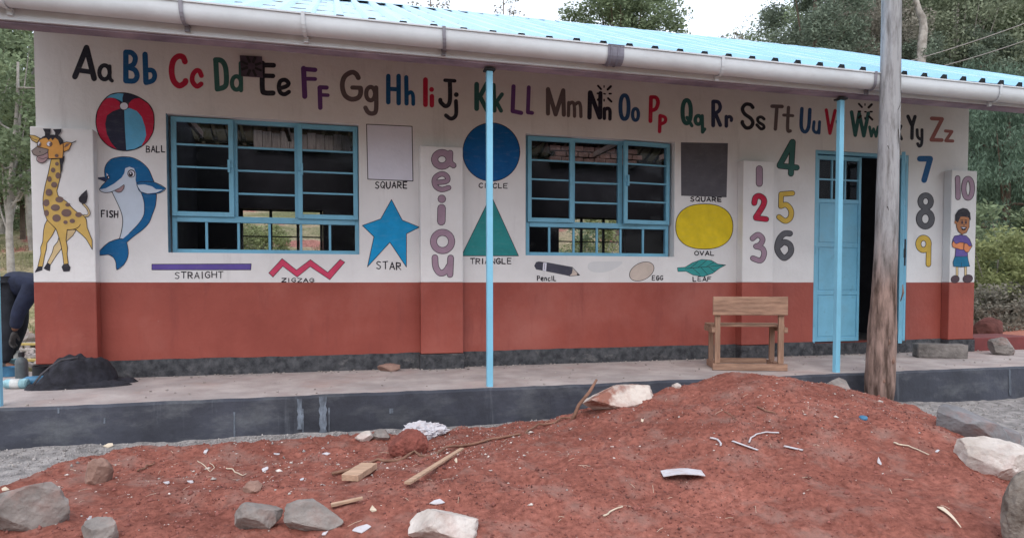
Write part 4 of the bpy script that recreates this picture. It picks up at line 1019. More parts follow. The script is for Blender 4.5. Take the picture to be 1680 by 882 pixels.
d.poly(K([(545,165),(545,110),(578,58),(625,38),(670,48),(700,88),(707,170),(692,150),(672,125),(600,130),(572,190),(555,175)]), 'hoof')
d.poly(K([(598,230),(668,235),(645,268),(615,266)]), 'line'); d.poly(K([(605,238),(656,241),(632,254)]), 'white')
for u in (617, 655): d.poly(ell(1480+u/6.3, 335+188/6.3, 1.7, 2.8, 12), 'shoe')
d.stroke(K([(600,165),(630,160)]), .8, 'line'); d.stroke(K([(642,160),(668,166)]), .8, 'line'); d.stroke(K([(632,205),(640,216),(628,218)]), .7, 'line')
d.build('painted_boy', 'cartoon boy in violet shirt and blue shorts')
# ================================================================== THINGS ON THE VERANDA
WOOD = mat('worn_desk_wood', (0.29, 0.17, 0.12), 0.75, 0.22, 7, 0.35, 40, col2=(0.44, 0.27, 0.19), stretch=(.6, 6, 6), detail=7)
wear(WOOD, (.20, .13, .10), .6, 3, .52, .68, (.5, 4, 4)); 
WOODV = mat('worn_desk_wood_upright', (0.31, 0.18, 0.125), 0.75, 0.22, 7, 0.35, 40, col2=(0.42, 0.26, 0.18), stretch=(6, 6, .6), detail=7)
wear(WOODV, (.20, .13, .10), .6, 3, .52, .68, (4, 4, .5))
bc = P(1230, 607.5, 0); d_ = ray(1230, 607.5); t_ = (0-CAM.z)/d_.z; bc = CAM+d_*t_
desk = empty('school_bench', (bc.x, bc.y, 0), R(-20)); tag(desk, 'worn wooden school bench standing on the veranda below the numbers 1 and 5', 'bench')
def part(parent, name, a, b, m, bevel=.004, rot=None, loc=None):
    mb = MB(); c = [(a[i]+b[i])/2 for i in range(3)]
    mb.box([a[i]-c[i] for i in range(3)], [b[i]-c[i] for i in range(3)]); o = mb.build(name, m, parent, bevel=bevel)
    o.location = c
    if rot: o.rotation_euler = rot
    return o
W2 = .372
part(desk, 'backrest', (-W2, .0, .565), (W2, .026, .755), WOOD, .006)
for sx in (-1, 1):
    x = sx*(W2-.055)
    part(desk, 'leg', (x-.027, .028, .07), (x+.027, .068, .72), WOODV)
    part(desk, 'leg', (x-.025, .335, .07), (x+.025, .38, .44), WOODV)
    part(desk, 'side_rail', (x-.018+.045*sx, .02, .385), (x+.018+.045*sx, .43, .44), WOOD)
    part(desk, 'foot_runner', (x-.03, .024, .004), (x+.03, .44, .068), WOOD)
part(desk, 'seat', (-W2-.0, .10, .4415), (W2, .44, .466), WOOD)
part(desk, 'bottom_rail', (-W2, -.012, .002), (W2-.0, .022, .07), WOOD)
part(desk, 'bottom_rail', (-W2+.1, .385, .03), (W2-.1, .41, .085), WOOD)

# rocks ---------------------------------------------------------------
ROCKG = mat('grey_field_stone', (0.20, 0.18, 0.17), 0.9, 0.2, 5, 0.7, 26, col2=(0.31, 0.28, 0.265), detail=8)
ROCKW = mat('pale_dusty_stone', (0.50, 0.44, 0.40), 0.95, 0.2, 4, 0.8, 22, col2=(0.66, 0.61, 0.58), detail=8)
ROCKR = mat('whitish_stone_with_soil', (0.36, 0.16, 0.12), 0.95, 0.25, 3.2, 0.8, 22, col2=(0.62, 0.55, 0.50), detail=8, pos=(.42, .52))
ROCKD = mat('blue_grey_slab_stone', (0.17, 0.17, 0.185), 0.85, 0.2, 4, 0.6, 26, col2=(0.25, 0.25, 0.265), detail=8)
ROCKT = mat('tan_stone', (0.27, 0.16, 0.13), 0.95, 0.2, 5, 0.7, 26, col2=(0.34, 0.22, 0.18))
for m_ in (ROCKG, ROCKD): wear(m_, (.12, .105, .10), .6, 3.5, .52, .66, seed=3); wear(m_, (.26, .13, .105), .55, 2.5, .54, .68, seed=9)
for m_ in (ROCKW, ROCKR): wear(m_, (.30, .27, .26), .6, 4, .52, .66, seed=3); wear(m_, (.32, .15, .12), .6, 2.2, .52, .68, seed=9)
def rock_mesh(name, sx, sy, sz, m, seed, cuts=7, sub=5, flat=False, rough=.10):
    rr = random.Random(seed); bm = bmesh.new(); bmesh.ops.create_icosphere(bm, subdivisions=sub, radius=1)
    pl = []
    for i in range(cuts):
        n = Vector((rr.gauss(0, 1), rr.gauss(0, 1), rr.gauss(0, .8))).normalized(); pl.append((n, rr.uniform(.50, .82)))
    if flat: pl.append((Vector((0, 0, 1)), .5))
    co = np.array([v.co[:] for v in bm.verts])
    nz = fbm(co[:, 0]*2.2+seed, co[:, 1]*2.2, co[:, 2]*2.2+5, seed=seed)
    nz2 = fbm(co[:, 0]*7+seed, co[:, 1]*7, co[:, 2]*7+5, seed=seed+3)
    nz3 = fbm(co[:, 0]*19+seed, co[:, 1]*19, co[:, 2]*19+5, seed=seed+6, oct=3)
    for v, a, b, c_ in zip(bm.verts, nz, nz2, nz3):
        p = v.co.copy()*(1+.34*a)
        for n, d in pl:
            e = p.dot(n)-d
            if e > 0: p -= n*e*.93
        p *= 1+rough*b+.035*c_
        v.co = Vector((p.x*sx, p.y*sy, p.z*sz))
    me = bpy.data.meshes.new(name); bm.to_mesh(me); bm.free(); me.materials.append(m)
    me.polygons.foreach_set('use_smooth', [True]*len(me.polygons))
    o = bpy.data.objects.new(name, me); link(o)
    es = o.modifiers.new('es', 'EDGE_SPLIT'); es.split_angle = R(28)
    return o
def place_rock(px0, px1, pytop, pybot, m, seed, label, depth=1.0, sink=.25, rz=0., tilt=(0, 0), z=None, name='rock', flat=False, cuts=10, cat='rock', mesh=None, rough=.10):
    cx = (px0+px1)/2
    if z is None: p = on_ground(cx, pybot)
    else:
        d = ray(cx, pybot); p = CAM+d*((z-CAM.z)/d.z)
    dist = (p-CAM).dot(FWD); w = (px1-px0)/F*dist; h = (pybot-pytop)/F*dist
    h = h/(1-sink*.6)
    o = rock_mesh(name, w/2/.82, w/2*depth/.82, h/2/.8, m, seed, flat=flat, cuts=cuts, rough=rough)
    fw = Vector((FWD.x, FWD.y, 0)).normalized()
    q = p + fw*(w/2*depth*.7)
    zz = p.z if z is not None else z_front(q.x, q.y)
    o.location = (q.x, q.y, (p.z if z is not None else min(p.z, zz)) + h*(.5-sink)); o.rotation_euler = (tilt[0], tilt[1], rz)
    return tag(o, label, cat)
place_rock(-12, 84, 800, 872, ROCKG, 3, 'large grey stone in the red soil at the lower left corner', .8, .12, R(20))
place_rock(128, 182, 846, 892, ROCKG, 5, 'pale grey pointed stone at the bottom edge right of the large grey stone', .8, .2, R(60))
place_rock(388, 453, 822, 868, ROCKG, 8, 'smaller grey stone of the touching pair in front', .8, .18, R(10))
place_rock(452, 552, 828, 874, ROCKG, 12, 'longer flat grey stone of the touching pair in front', .6, .15, R(-8))
place_rock(672, 775, 843, 890, ROCKW, 14, 'whitish angular stone at the bottom edge left of centre', .8, .2, R(15))
place_rock(640, 694, 706, 745, mat('red_clod', (.22, .07, .055), .95, .3, 10, 1.0, 40), 21, 'rough lump of dark red earth in front of the slab', .8, .2, cuts=3, cat='earth clod', name='earth_clod')
place_rock(945, 1098, 632, 666, ROCKR, 23, 'big white stone smeared with red soil on the top of the heap', .5, .3, R(12))
place_rock(1350, 1406, 622, 655, ROCKG, 27, 'grey stone behind the heap by the right blue post', .8, .1, z=-.12)
place_rock(1536, 1648, 660, 722, ROCKD, 31, 'large slanting dark grey slab stone on the gravel at the right', .55, .2, R(-22), tilt=(R(14), R(16)), cuts=20, flat=True, rough=.05)
place_rock(1618, 1700, 690, 735, ROCKD, 33, 'second dark grey slab stone at the right edge', .6, .25, R(-10), tilt=(R(10), R(12)), cuts=18, flat=True, rough=.05)
place_rock(1592, 1712, 722, 790, ROCKW, 37, 'broad whitish boulder at the right edge in front of the slab stones', .7, .3, R(-30), tilt=(R(8), R(16)), cuts=16, rough=.14)
place_rock(130, 172, 752, 794, ROCKT, 41, 'tan stone half sunk in the soil at the left', .8, .35)
place_rock(1662, 1730, 785, 905, mat('mossy_stump_bark', (.16, .13, .11), .95, .35, 8, 1, 30, col2=(.3, .27, .24)), 43, 'brown grey weathered stump at the lower right corner', .7, .15, cuts=4, cat='stump', name='weathered_stump')
place_rock(620, 652, 597, 609, ROCKT, 45, 'small tan flat stone on the veranda against the plinth', .6, .1, z=0.0)
place_rock(1627, 1674, 557, 582, ROCKG, 47, 'grey stone on the floor beside the low red step', .7, .1, z=0.0)
place_rock(584, 612, 708, 722, ROCKW, 51, 'small white stone left of the red earth lump', .8, .2)
place_rock(612, 640, 705, 722, ROCKG, 53, 'small grey stone touching the red earth lump', .8, .2)
place_rock(1104, 1118, 628, 637, ROCKW, 55, 'tiny white stone on the crest right of the white and red stone', .8, .2)
place_rock(400, 428, 789, 808, ROCKT, 57, 'small tan stone in the middle of the left soil', .8, .3)
# concrete block on the floor
c0 = CAM+ray(1554, 588)*((0-CAM.z)/ray(1554, 588).z)
bm = bmesh.new(); bmesh.ops.create_cube(bm, size=1); bmesh.ops.subdivide_edges(bm, edges=bm.edges[:], cuts=9, use_grid_fill=True)
for v in bm.verts:
    a = v.co.copy(); r_ = Vector((a.x*.55, a.y*.19, a.z*.165)); k = 1 - .06*max(0, abs(a.x)*2-.8)*max(0, abs(a.y)*2-.8)*25*.1
    n_ = float(fbm(np.array([r_.x*9]), np.array([r_.y*9]), np.array([r_.z*9]), seed=4)[0])
    ex = sum(1 for q in a if abs(abs(q)-.5) < 1e-4)
    r_ *= (1 - .03*(ex >= 2)); v.co = r_+Vector((n_*.02, n_*.02, n_*.02))
me = bpy.data.meshes.new('concrete_block'); bm.to_mesh(me); bm.free(); me.materials.append(mat('dirty_block_concrete', (.16, .145, .14), .95, .3, 6, .9, 30, col2=(.24, .22, .21)))
blk = link(bpy.data.objects.new('concrete_block', me)); blk.location = (c0.x+.03, c0.y+.13, .082); blk.rotation_euler = (0, R(.5), R(-24))
tag(blk, 'long rough concrete block on the veranda before the pillar with number 10', 'concrete block')

# black jacket and bag heap --------------------------------------------
CLOTH = mat('black_cloth', (.022, .022, .030), .92, .5, 9, .9, 16)
def heap_mesh(name, pts, m, parent, seed, nx=64, ny=40, amp=.03, fold=9):
    """draped cloth: height from smooth bumps pts=[(x,y,sx,sy,h)], falling to zero outside"""
    xs_ = np.linspace(min(p[0]-p[2]*2.2 for p in pts), max(p[0]+p[2]*2.2 for p in pts), nx); ys_ = np.linspace(min(p[1]-p[3]*2.2 for p in pts), max(p[1]+p[3]*2.2 for p in pts), ny)
    X, Y = np.meshgrid(xs_, ys_); Z = 0*X
    for (x, y, sx, sy, h) in pts:
        r = np.sqrt(((X-x)/sx)**2+((Y-y)/sy)**2); Z = np.maximum(Z, h*np.sqrt(np.clip(1-r**2.6, 0, 1)))
    f = np.abs(fbm(X*fold, Y*fold*1.5, seed=seed))*2
    Z = Z + (amp*(f-.25)*2 + .5*amp*fbm(X*fold*3, Y*fold*3, seed=seed+9))*sstep(.005, .05, Z) - .012
    mb = MB(); k = nx
    mb.v = [(a, b, c) for a, b, c in zip(X.ravel(), Y.ravel(), Z.ravel())]
    for j in range(ny-1):
        for i in range(nx-1):
            if max(Z[j, i], Z[j, i+1], Z[j+1, i], Z[j+1, i+1]) > -.011: mb.f.append((j*k+i, j*k+i+1, (j+1)*k+i+1, (j+1)*k+i)); mb.m.append(0)
    return mb.build(name, m, parent, smooth=True)
hp = PZ(126, 5.80, 0)
heap = empty('jacket_heap', (hp.x, hp.y, 0.0), R(8)); tag(heap, 'black jacket heaped in a low mound on the veranda against the giraffe pillar', 'jacket')
heap_mesh('jacket_body', [(-.05, .06, .23, .22, .265), (.10, .08, .19, .20, .255), (-.16, .03, .15, .16, .12)], CLOTH, heap, 3, amp=.035, fold=6, nx=110, ny=80)
heap_mesh('sleeve', [(.24, .12, .20, .12, .055), (-.12, -.08, .26, .12, .055), (.12, -.07, .30, .11, .05)], CLOTH, heap, 8, amp=.03)
heap_mesh('collar', [(-.27, -.02, .12, .12, .06)], CLOTH, heap, 12, amp=.02)
mb = MB(); mb.tube([(-.30, -.12, .05), (-.26, -.06, .12), (-.20, -.02, .18), (-.12, -.02, .235), (.0, -.01, .25)], .010, n=6); mb.build('strap', mat('grey_strap', (.07, .065, .075), .8, .2, 9), heap, smooth=True)
# containers
def floor_at(px, py, z=0.0): d = ray(px, py); return CAM+d*((z-CAM.z)/d.z)
def lathe_thing(name, label, cat, prof, loc, m, rot=None, parts=()):
    mb = MB(); mb.lathe(prof, (0, 0, 0), m, 20); o = mb.build(name, m, None, smooth=True); o.location = loc
    e = o.modifiers.new('es', 'EDGE_SPLIT'); e.split_angle = R(40)
    if rot: o.rotation_euler = rot
    tag(o, label, cat)
    for (nm, pf, mm) in parts:
        q = MB(); q.lathe(pf, (0, 0, 0), mm, 16); c = q.build(nm, mm, o, smooth=True); e = c.modifiers.new('es', 'EDGE_SPLIT'); e.split_angle = R(40)
    return o
PLG = mat('dusty_grey_plastic', (.10, .125, .14), .5, .25, 8, .1, 20, spec=.4); PLD = mat('black_plastic', (.02, .02, .024), .5, .2, 8); PLB = mat('pale_blue_plastic', (.25, .44, .50), .5, .3, 9, .1, 20); PLM = mat('blue_plastic', (.05, .17, .30), .45, .3, 9); PLW = mat('milky_plastic', (.5, .52, .52), .5, .25, 9)
p_ = floor_at(36, 622)
lathe_thing('plastic_bottle', 'dark grey plastic bottle with black cap standing behind the left blue post', 'bottle', [(.045, 0), (.052, .01), (.052, .15), (.045, .185), (.022, .205), (.022, .215)], p_, PLG, parts=[('cap', [(.026, .215), (.026, .25), (.022, .252)], PLD)])
p_ = floor_at(21, 609)
lathe_thing('paint_cup', 'pale blue paint smeared tin beside the bottle', 'tin', [(.055, 0), (.058, .01), (.055, .12), (.058, .125), (.05, .125), (.045, .02)], p_, PLB)
p_ = floor_at(16, 616)
lathe_thing('blue_tub', 'low blue plastic tub at the left edge in front of the tin', 'tub', [(.085, 0), (.09, .08), (.094, .085), (.085, .085), (.078, .01)], p_, PLM)
p_ = floor_at(30, 585, .0)
lathe_thing('plastic_bottle', 'milky bottle standing behind the pale blue tin', 'bottle', [(.035, 0), (.04, .02), (.04, .15), (.02, .18), (.02, .2)], floor_at(30, 606), PLW)
p_ = floor_at(54, 634)
lathe_thing('lying_bottle', 'blue bottle lying on its side next to the jacket', 'bottle', [(.02, -.12), (.024, -.08), (.045, -.04), (.047, .09), (.035, .11)], (p_.x, p_.y, .047), PLM, (0, R(90), R(12)))
p_ = floor_at(26, 637)
lathe_thing('lying_bottle', 'smeared white and grey bottle lying behind the left post', 'bottle', [(.02, -.11), (.04, -.07), (.042, .09), (.03, .1)], (p_.x, p_.y, .042), PLB, (0, R(90), R(-8)), parts=[('label_band', [(.0430, -.03), (.0432, .04)], PLW)])
p_ = floor_at(70, 629)
lathe_thing('dark_can', 'black paint can standing at the foot of the giraffe pillar', 'can', [(.075, 0), (.078, .012), (.075, .02), (.075, .15), (.078, .16), (.07, .16), (.07, .15)], p_, PLD)

# ================================================================== PERSON bending at the left corner
JACK = mat('navy_jacket', (.016, .022, .05), .85, .3, 7, .5, 14); TROU = mat('dark_work_trousers', (.02, .023, .032), .9, .3, 7, .5, 14)
SKIN = mat('dark_skin', (.16, .075, .05), .55, .1, 8, .1, 60); GLOV = mat('grey_work_glove', (.06, .058, .06), .9, .25, 9, .4, 20); HAIR = mat('black_hair', (.012, .011, .011), .9, .2, 60, .6, 90)
def skinned(name, verts, edges, radii, m, parent, root=0, sub=2):
    me = bpy.data.meshes.new(name); me.from_pydata([tuple(v) for v in verts], edges, []); me.materials.append(m)
    o = link(bpy.data.objects.new(name, me), parent)
    o.modifiers.new('skin', 'SKIN'); lay = me.skin_vertices[0].data
    for i, r_ in enumerate(radii):
        lay[i].radius = (r_, r_) if not isinstance(r_, tuple) else r_; lay[i].use_root = (i == root)
    s_ = o.modifiers.new('sub', 'SUBSURF'); s_.levels = sub; s_.render_levels = sub
    o.modifiers['skin'].use_smooth_shade = True
    return o
pb_ = PZ(17, 6.75, 0)
person = empty('person', (pb_.x, pb_.y, 0), R(-12)); tag(person, 'person in navy jacket and dark trousers bending forward behind the corner, arms hanging, grey gloves', 'person')
# local x = forward (towards the corner), y = away, z = up
hip = Vector((-.02, 0, .84)); wst = Vector((.10, 0, .90)); chs = Vector((.30, 0, .90)); nck = Vector((.44, 0, .84)); hed = Vector((.56, 0, .74))
sl_, sr_ = Vector((.34, -.19, .84)), Vector((.36, .19, .84))
el_, er_ = Vector((.23, -.23, .62)), Vector((.42, .22, .58))
wl_, wr_ = Vector((.19, -.24, .42)), Vector((.46, .18, .36))
hl, hr = Vector((.0, -.10, .82)), Vector((.0, .10, .82)); kl, kr = Vector((.06, -.12, .46)), Vector((.0, .13, .46)); al, ar = Vector((.0, -.13, .09)), Vector((-.16, .14, .09)); tl, tr_ = Vector((.15, -.15, .04)), Vector((-.01, .16, .04))
V = [hip, wst, chs, nck, hed, sl_, el_, wl_, sr_, er_, wr_, hl, kl, al, hr, kr, ar, tl, tr_]
E_ = [(0,1),(1,2),(2,3),(3,4),(2,5),(5,6),(6,7),(2,8),(8,9),(9,10),(0,11),(11,12),(12,13),(0,14),(14,15),(15,16),(13,17),(16,18)]
RD = [.12,.11,.12,.055,.085,.06,.042,.03,.06,.042,.03,.085,.055,.04,.085,.055,.04,.035,.035]
skinned('body', V, E_, RD, SKIN, person)
def hand(wr, dirv, side, par):
    dirv = dirv.normalized(); sidev = Vector((0, 1, 0)); nrm = dirv.cross(sidev).normalized(); sidev = nrm.cross(dirv).normalized()
    vs = [wr, wr+dirv*.05, wr+dirv*.085]; ed = [(0, 1), (1, 2)]; rd = [.028, (.036, .018), (.034, .015)]
    for k, (off, ln) in enumerate(((-.030, .062), (-.010, .074), (.010, .070), (.030, .055))):
        b = len(vs); base = wr+dirv*.085+sidev*off
        vs += [base, base+dirv*ln*.5+nrm*.006, base+dirv*ln*.82+nrm*.026, base+dirv*ln*.92+nrm*.045]; ed += [(2, b), (b, b+1), (b+1, b+2), (b+2, b+3)]; rd += [.0115, .0105, .0095, .008]
    b = len(vs); sd_ = side
    vs += [wr+dirv*.035+sidev*.038*sd_, wr+dirv*.07+sidev*.062*sd_+nrm*.012, wr+dirv*.095+sidev*.064*sd_+nrm*.03]; ed += [(1, b), (b, b+1), (b+1, b+2)]; rd += [.014, .012, .0095]
    return skinned('glove', vs, ed, rd, GLOV, par, 0, 2)
hand(wl_, Vector((-.06, .01, -.2)), 1, person); hand(wr_, Vector((.04, -.02, -.2)), -1, person)
jv = [hip+Vector((-.02, 0, .0)), wst, chs, nck+Vector((-.05, 0, .02)), sl_, el_, wl_+Vector((.006, 0, .02)), sr_, er_, wr_+Vector((0, 0, .02))]
skinned('jacket', jv, [(0,1),(1,2),(2,3),(2,4),(4,5),(5,6),(2,7),(7,8),(8,9)], [.155,.155,.16,.085,.095,.068,.052,.095,.068,.052], JACK, person)
skinned('trousers', [hip, hl, kl, al, hr, kr, ar], [(0,1),(1,2),(2,3),(0,4),(4,5),(5,6)], [.15,.11,.082,.068,.11,.082,.068], TROU, person)
skinned('hair', [hed+Vector((-.01, 0, .02)), hed+Vector((.03, 0, .05))], [(0, 1)], [.092, .075], HAIR, person)
fm = MB(); fc = hed+Vector((.07, 0, -.03))
fm.tube([fc+Vector((.02, 0, .0)), fc+Vector((.05, 0, -.03))], [.016, .009]); fm.build('nose', SKIN, person, smooth=True)
for sy in (-1, 1):
    q = MB(); q.lathe([(.001, -.012), (.009, -.006), (.009, .006), (.001, .012)], hed+Vector((.085, .03*sy, .005)), n=8); q.build('eye', mat('eye_white', (.5, .5, .5), .3, .02, 5), person, smooth=True)
    q = MB(); q.lathe([(.004, -.03), (.018, -.015), (.02, .01), (.006, .03)], hed+Vector((.0, .088*sy, -.005)), n=8); q.build('ear', SKIN, person, smooth=True)
for a_, nm in ((al, 'boot'), (ar, 'boot')):
    skinned(nm, [a_+Vector((0, 0, .02)), a_+Vector((.02, 0, -.035)), a_+Vector((.15, 0, -.045))], [(0, 1), (1, 2)], [.06, .055, .045], PLD, person)

# ================================================================== WOODEN POLE in front
def pole_material():
    m = bpy.data.materials.new('weathered_pole_wood'); m.use_nodes = True
    n = m.node_tree.nodes; l = m.node_tree.links; b = n['Principled BSDF']; b.inputs['Roughness'].default_value = .9; b.inputs['Specular IOR Level'].default_value = .15
    tc = n.new('ShaderNodeTexCoord'); mp = n.new('ShaderNodeMapping'); mp.inputs['Scale'].default_value = (1, 1, .16); l.new(tc.outputs['Object'], mp.inputs[0])
    q = n.new('ShaderNodeTexNoise'); q.inputs['Scale'].default_value = 16; q.inputs['Detail'].default_value = 9; q.inputs['Roughness'].default_value = .65; l.new(mp.outputs[0], q.inputs['Vector'])
    sep = n.new('ShaderNodeSeparateXYZ'); l.new(tc.outputs['Object'], sep.inputs[0])
    q2 = n.new('ShaderNodeTexNoise'); q2.inputs['Scale'].default_value = 3.5; q2.inputs['Detail'].default_value = 6; l.new(mp.outputs[0], q2.inputs['Vector'])
    ad = n.new('ShaderNodeMath'); ad.operation = 'MULTIPLY_ADD'; l.new(q2.outputs[0], ad.inputs[0]); ad.inputs[1].default_value = -1.6; l.new(sep.outputs[2], ad.inputs[2])
    mr = n.new('ShaderNodeMapRange'); l.new(ad.outputs[0], mr.inputs[0]); mr.inputs[1].default_value = .05; mr.inputs[2].default_value = .75
    r1 = n.new('ShaderNodeValToRGB'); l.new(q.outputs[0], r1.inputs[0]); e = r1.color_ramp.elements   # bare bark low on the pole
    e[0].position = .38; e[0].color = (.08, .055, .046, 1); e[1].position = .60; e[1].color = (.33, .235, .205, 1)
    r2 = n.new('ShaderNodeValToRGB'); l.new(q.outputs[0], r2.inputs[0]); e = r2.color_ramp.elements   # bleached wood above
    e[0].position = .34; e[0].color = (.15, .145, .145, 1); e[1].position = .56; e[1].color = (.36, .365, .385, 1)
    mx = n.new('ShaderNodeMix'); mx.data_type = 'RGBA'; l.new(mr.outputs[0], mx.inputs[0]); l.new(r1.outputs[0], mx.inputs[6]); l.new(r2.outputs[0], mx.inputs[7])
    l.new(mx.outputs[2], b.inputs['Base Color'])
    bp = n.new('ShaderNodeBump'); bp.inputs['Strength'].default_value = .9; bp.inputs['Distance'].default_value = .02; l.new(q.outputs[0], bp.inputs['Height']); l.new(bp.outputs[0], b.inputs['Normal'])
    return m
POLE = pole_material()
D_P = 5.33
def pp(px, py): return P(px, py, CAM.y+D_P)
rows = [(1442, 690, 42), (1442, 660, 42), (1443, 625, 44), (1444.5, 590, 42), (1447, 530, 39), (1450, 480, 36.5), (1453, 420, 34.5), (1455, 360, 34), (1456.5, 300, 33.5), (1458, 240, 32), (1460.5, 160, 31), (1461.5, 80, 30.2), (1462.5, 0, 29.5), (1464.5, -130, 28), (1466, -320, 25)]
cs = [(pp(a, b), c/2/F*((pp(a, b)-CAM).dot(FWD))) for a, b, c in rows]
NS, NV = 260, 72
zs = np.linspace(cs[0][0].z, cs[-1][0].z, NS)
cz_ = np.array([c[0].z for c in cs]); cxx = np.array([c[0].x for c in cs]); cr = np.array([c[1] for c in cs])
TH, ZZ = np.meshgrid(np.arange(NV)*2*np.pi/NV, zs); CXI = np.interp(ZZ, cz_, cxx); RI = np.interp(ZZ, cz_, cr)
low = 1-sstep(.2, 1.1, ZZ)
RI = RI*(1+.06*fbm(np.cos(TH)*1.5+7, np.sin(TH)*1.5, ZZ*.9, seed=91)) + (.008+.05*low)*fbm(np.cos(TH)*3.5, np.sin(TH)*3.5, ZZ*2.2, seed=95) + .030*low*np.abs(fbm(np.cos(TH)*6, np.sin(TH)*6, ZZ*7, seed=97)) + .004*fbm(np.cos(TH)*16, np.sin(TH)*16, ZZ*3, seed=99)
PX = CXI+RI*np.cos(TH); PY = (CAM.y+D_P)+RI*np.sin(TH); base_z = z_front(cs[1][0].x, CAM.y+D_P)
pl = MB(); ox, oy = cxx[1], CAM.y+D_P
pl.v = [(a-ox, b-oy, c) for a, b, c in zip(PX.ravel(), PY.ravel(), ZZ.ravel())]
for i in range(NS-1):
    for k in range(NV): pl.f.append((i*NV+k, i*NV+(k+1) % NV, (i+1)*NV+(k+1) % NV, (i+1)*NV+k)); pl.m.append(0)
po = empty('wooden_pole', (ox, oy, base_z)); tag(po, 'tall weathered wooden pole standing in front of the open door, bark left near its foot', 'pole')
def pchild(o): o.parent = po; o.matrix_parent_inverse = Matrix.Translation((0, 0, -base_z)); return o
pchild(pl.build('trunk', POLE, smooth=True))
def psurf(px, py, out=.0):   # point on the camera side of the pole
    c = pp(px, py); r0 = float(np.interp(c.z, cz_, cr)); x0 = float(np.interp(c.z, cz_, cxx)); dx = max(-.95, min(.95, (c.x-x0)/r0))
    return Vector((c.x-ox, -r0*math.sqrt(1-dx*dx)-out, c.z))
CRK = mat('dark_wood_crack', (.03, .022, .02), .95, .2, 20)
for pts in ([(1467,152),(1468,168),(1464,178),(1460,185)], [(1461,215),(1463,235),(1466,250),(1466,262)], [(1448,241),(1449,247)], [(1446,340),(1447,346)], [(1462,470),(1452,476)], [(1450,575),(1444,590)], [(1447,610),(1456,630)]):
    mb = MB(); mb.tube([psurf(a, b, .0) for a, b in pts], [.004]*(len(pts)-1)+[.002], n=5); pchild(mb.build('crack', CRK))
for (a, b, l_, w_) in ((1446, 590, .10, .03), (1441, 560, .07, .02), (1474, 480, .16, .02), (1433, 622, .08, .03), (1462, 560, .12, .02)):
    q = psurf(a, b, .004); mb = MB(); mb.tube([q+Vector((0, .01, -l_/2)), q+Vector((w_*.3, -.012, 0)), q+Vector((w_*.6, .0, l_/2))], [.004, w_/2, .004], n=6); pchild(mb.build('bark_flake', mat('bark_flake', (.20, .12, .095), .95, .3, 8, .6, 30), smooth=True))

# ================================================================== OVERHEAD WIRES
WIRE = mat('pale_wire', (.34, .31, .30), .6, .1, 5)
def wire(label, a, b, sag, r=.011):
    mb = MB(); pts = []
    for k in range(21):
        t = k/20; p = Vector(a).lerp(Vector(b), t); p.z -= sag*4*t*(1-t); pts.append(p)
    mb.tube(pts, r, n=6); tag(mb.build('overhead_wire', WIRE), label, 'wire', 'overhead wires')
def at(px, py, Y): return P(px, py, Y)
wire('upper of the two wires rising to the right behind the roof', at(1440, 114, 9.0), at(1800, -8, 5.0), .12)
wire('lower of the two wires rising to the right behind the roof', at(1490, 122, 9.0), at(1800, 22, 5.0), .12)
wire('wire seen low under the gutter at the right end of the wall', at(1560, 215, 9.0), at(1760, 190, 9.0), .1, .008)

# ================================================================== DEBRIS on the soil
PAPER = wear(mat('white_paper', (.52, .51, .55), .8, .1, 8, .1, 30), (.42, .28, .25), .6, 30, .5, .7); OFFC = mat('sawn_wood_offcut', (.46, .31, .22), .85, .2, 9, .3, 40, stretch=(1, 6, 6)); STICK = mat('brown_stick_bark', (.22, .12, .085), .9, .25, 9, .5, 40); PALEB = mat('pale_peeled_wood', (.62, .53, .42), .8, .12, 9)
def lift(p, d=.004): return Vector((p.x, p.y, z_front(p.x, p.y)+d))
def ground_stick(name, label, cat, pxs, r, m, lift_=.004, n=7, taper=.6):
    pts = []
    for a, b in zip(pxs[:-1], pxs[1:]):
        for k in range(6):
            t = k/6; pts.append(on_ground(a[0]+(b[0]-a[0])*t, a[1]+(b[1]-a[1])*t))
    pts.append(on_ground(*pxs[-1])); pts = [lift(p, lift_+r*.5) for p in pts]
    # rigid things do not follow every bump
    zs_ = [p.z for p in pts]
    for i in range(len(pts)): pts[i].z = sum(zs_[max(0, i-3):i+4])/len(zs_[max(0, i-3):i+4])+.004
    mb = MB(); mb.tube(pts, [r*(1-(1-taper)*i/(len(pts)-1)) for i in range(len(pts))], m, n); return tag(mb.build(name, m, smooth=True), label, cat)
ground_stick('long_root', 'long thin brown root lying across the soil below the slab', 'root', [(545,782),(600,765),(660,753),(720,744),(790,727),(850,714),(900,697),(938,684)], .011, STICK)
a_ = on_ground(936, 690); b_ = a_ + Vector((.20, .03, .34))
tgt = ray(979, 622); tt = (a_-CAM).dot(FWD)/1.0; b_ = CAM+tgt*(tt*1.02)
mb = MB(); mb.tube([a_-Vector((0, 0, .03)), a_.lerp(b_, .35)+Vector((-.008, 0, .01)), a_.lerp(b_, .7)+Vector((.006, 0, 0)), b_], [.016, .014, .013, .009], STICK, 7)
tag(mb.build('leaning_stick', STICK, smooth=True), 'brown stick poking up out of the soil in front of the white and red stone', 'stick')
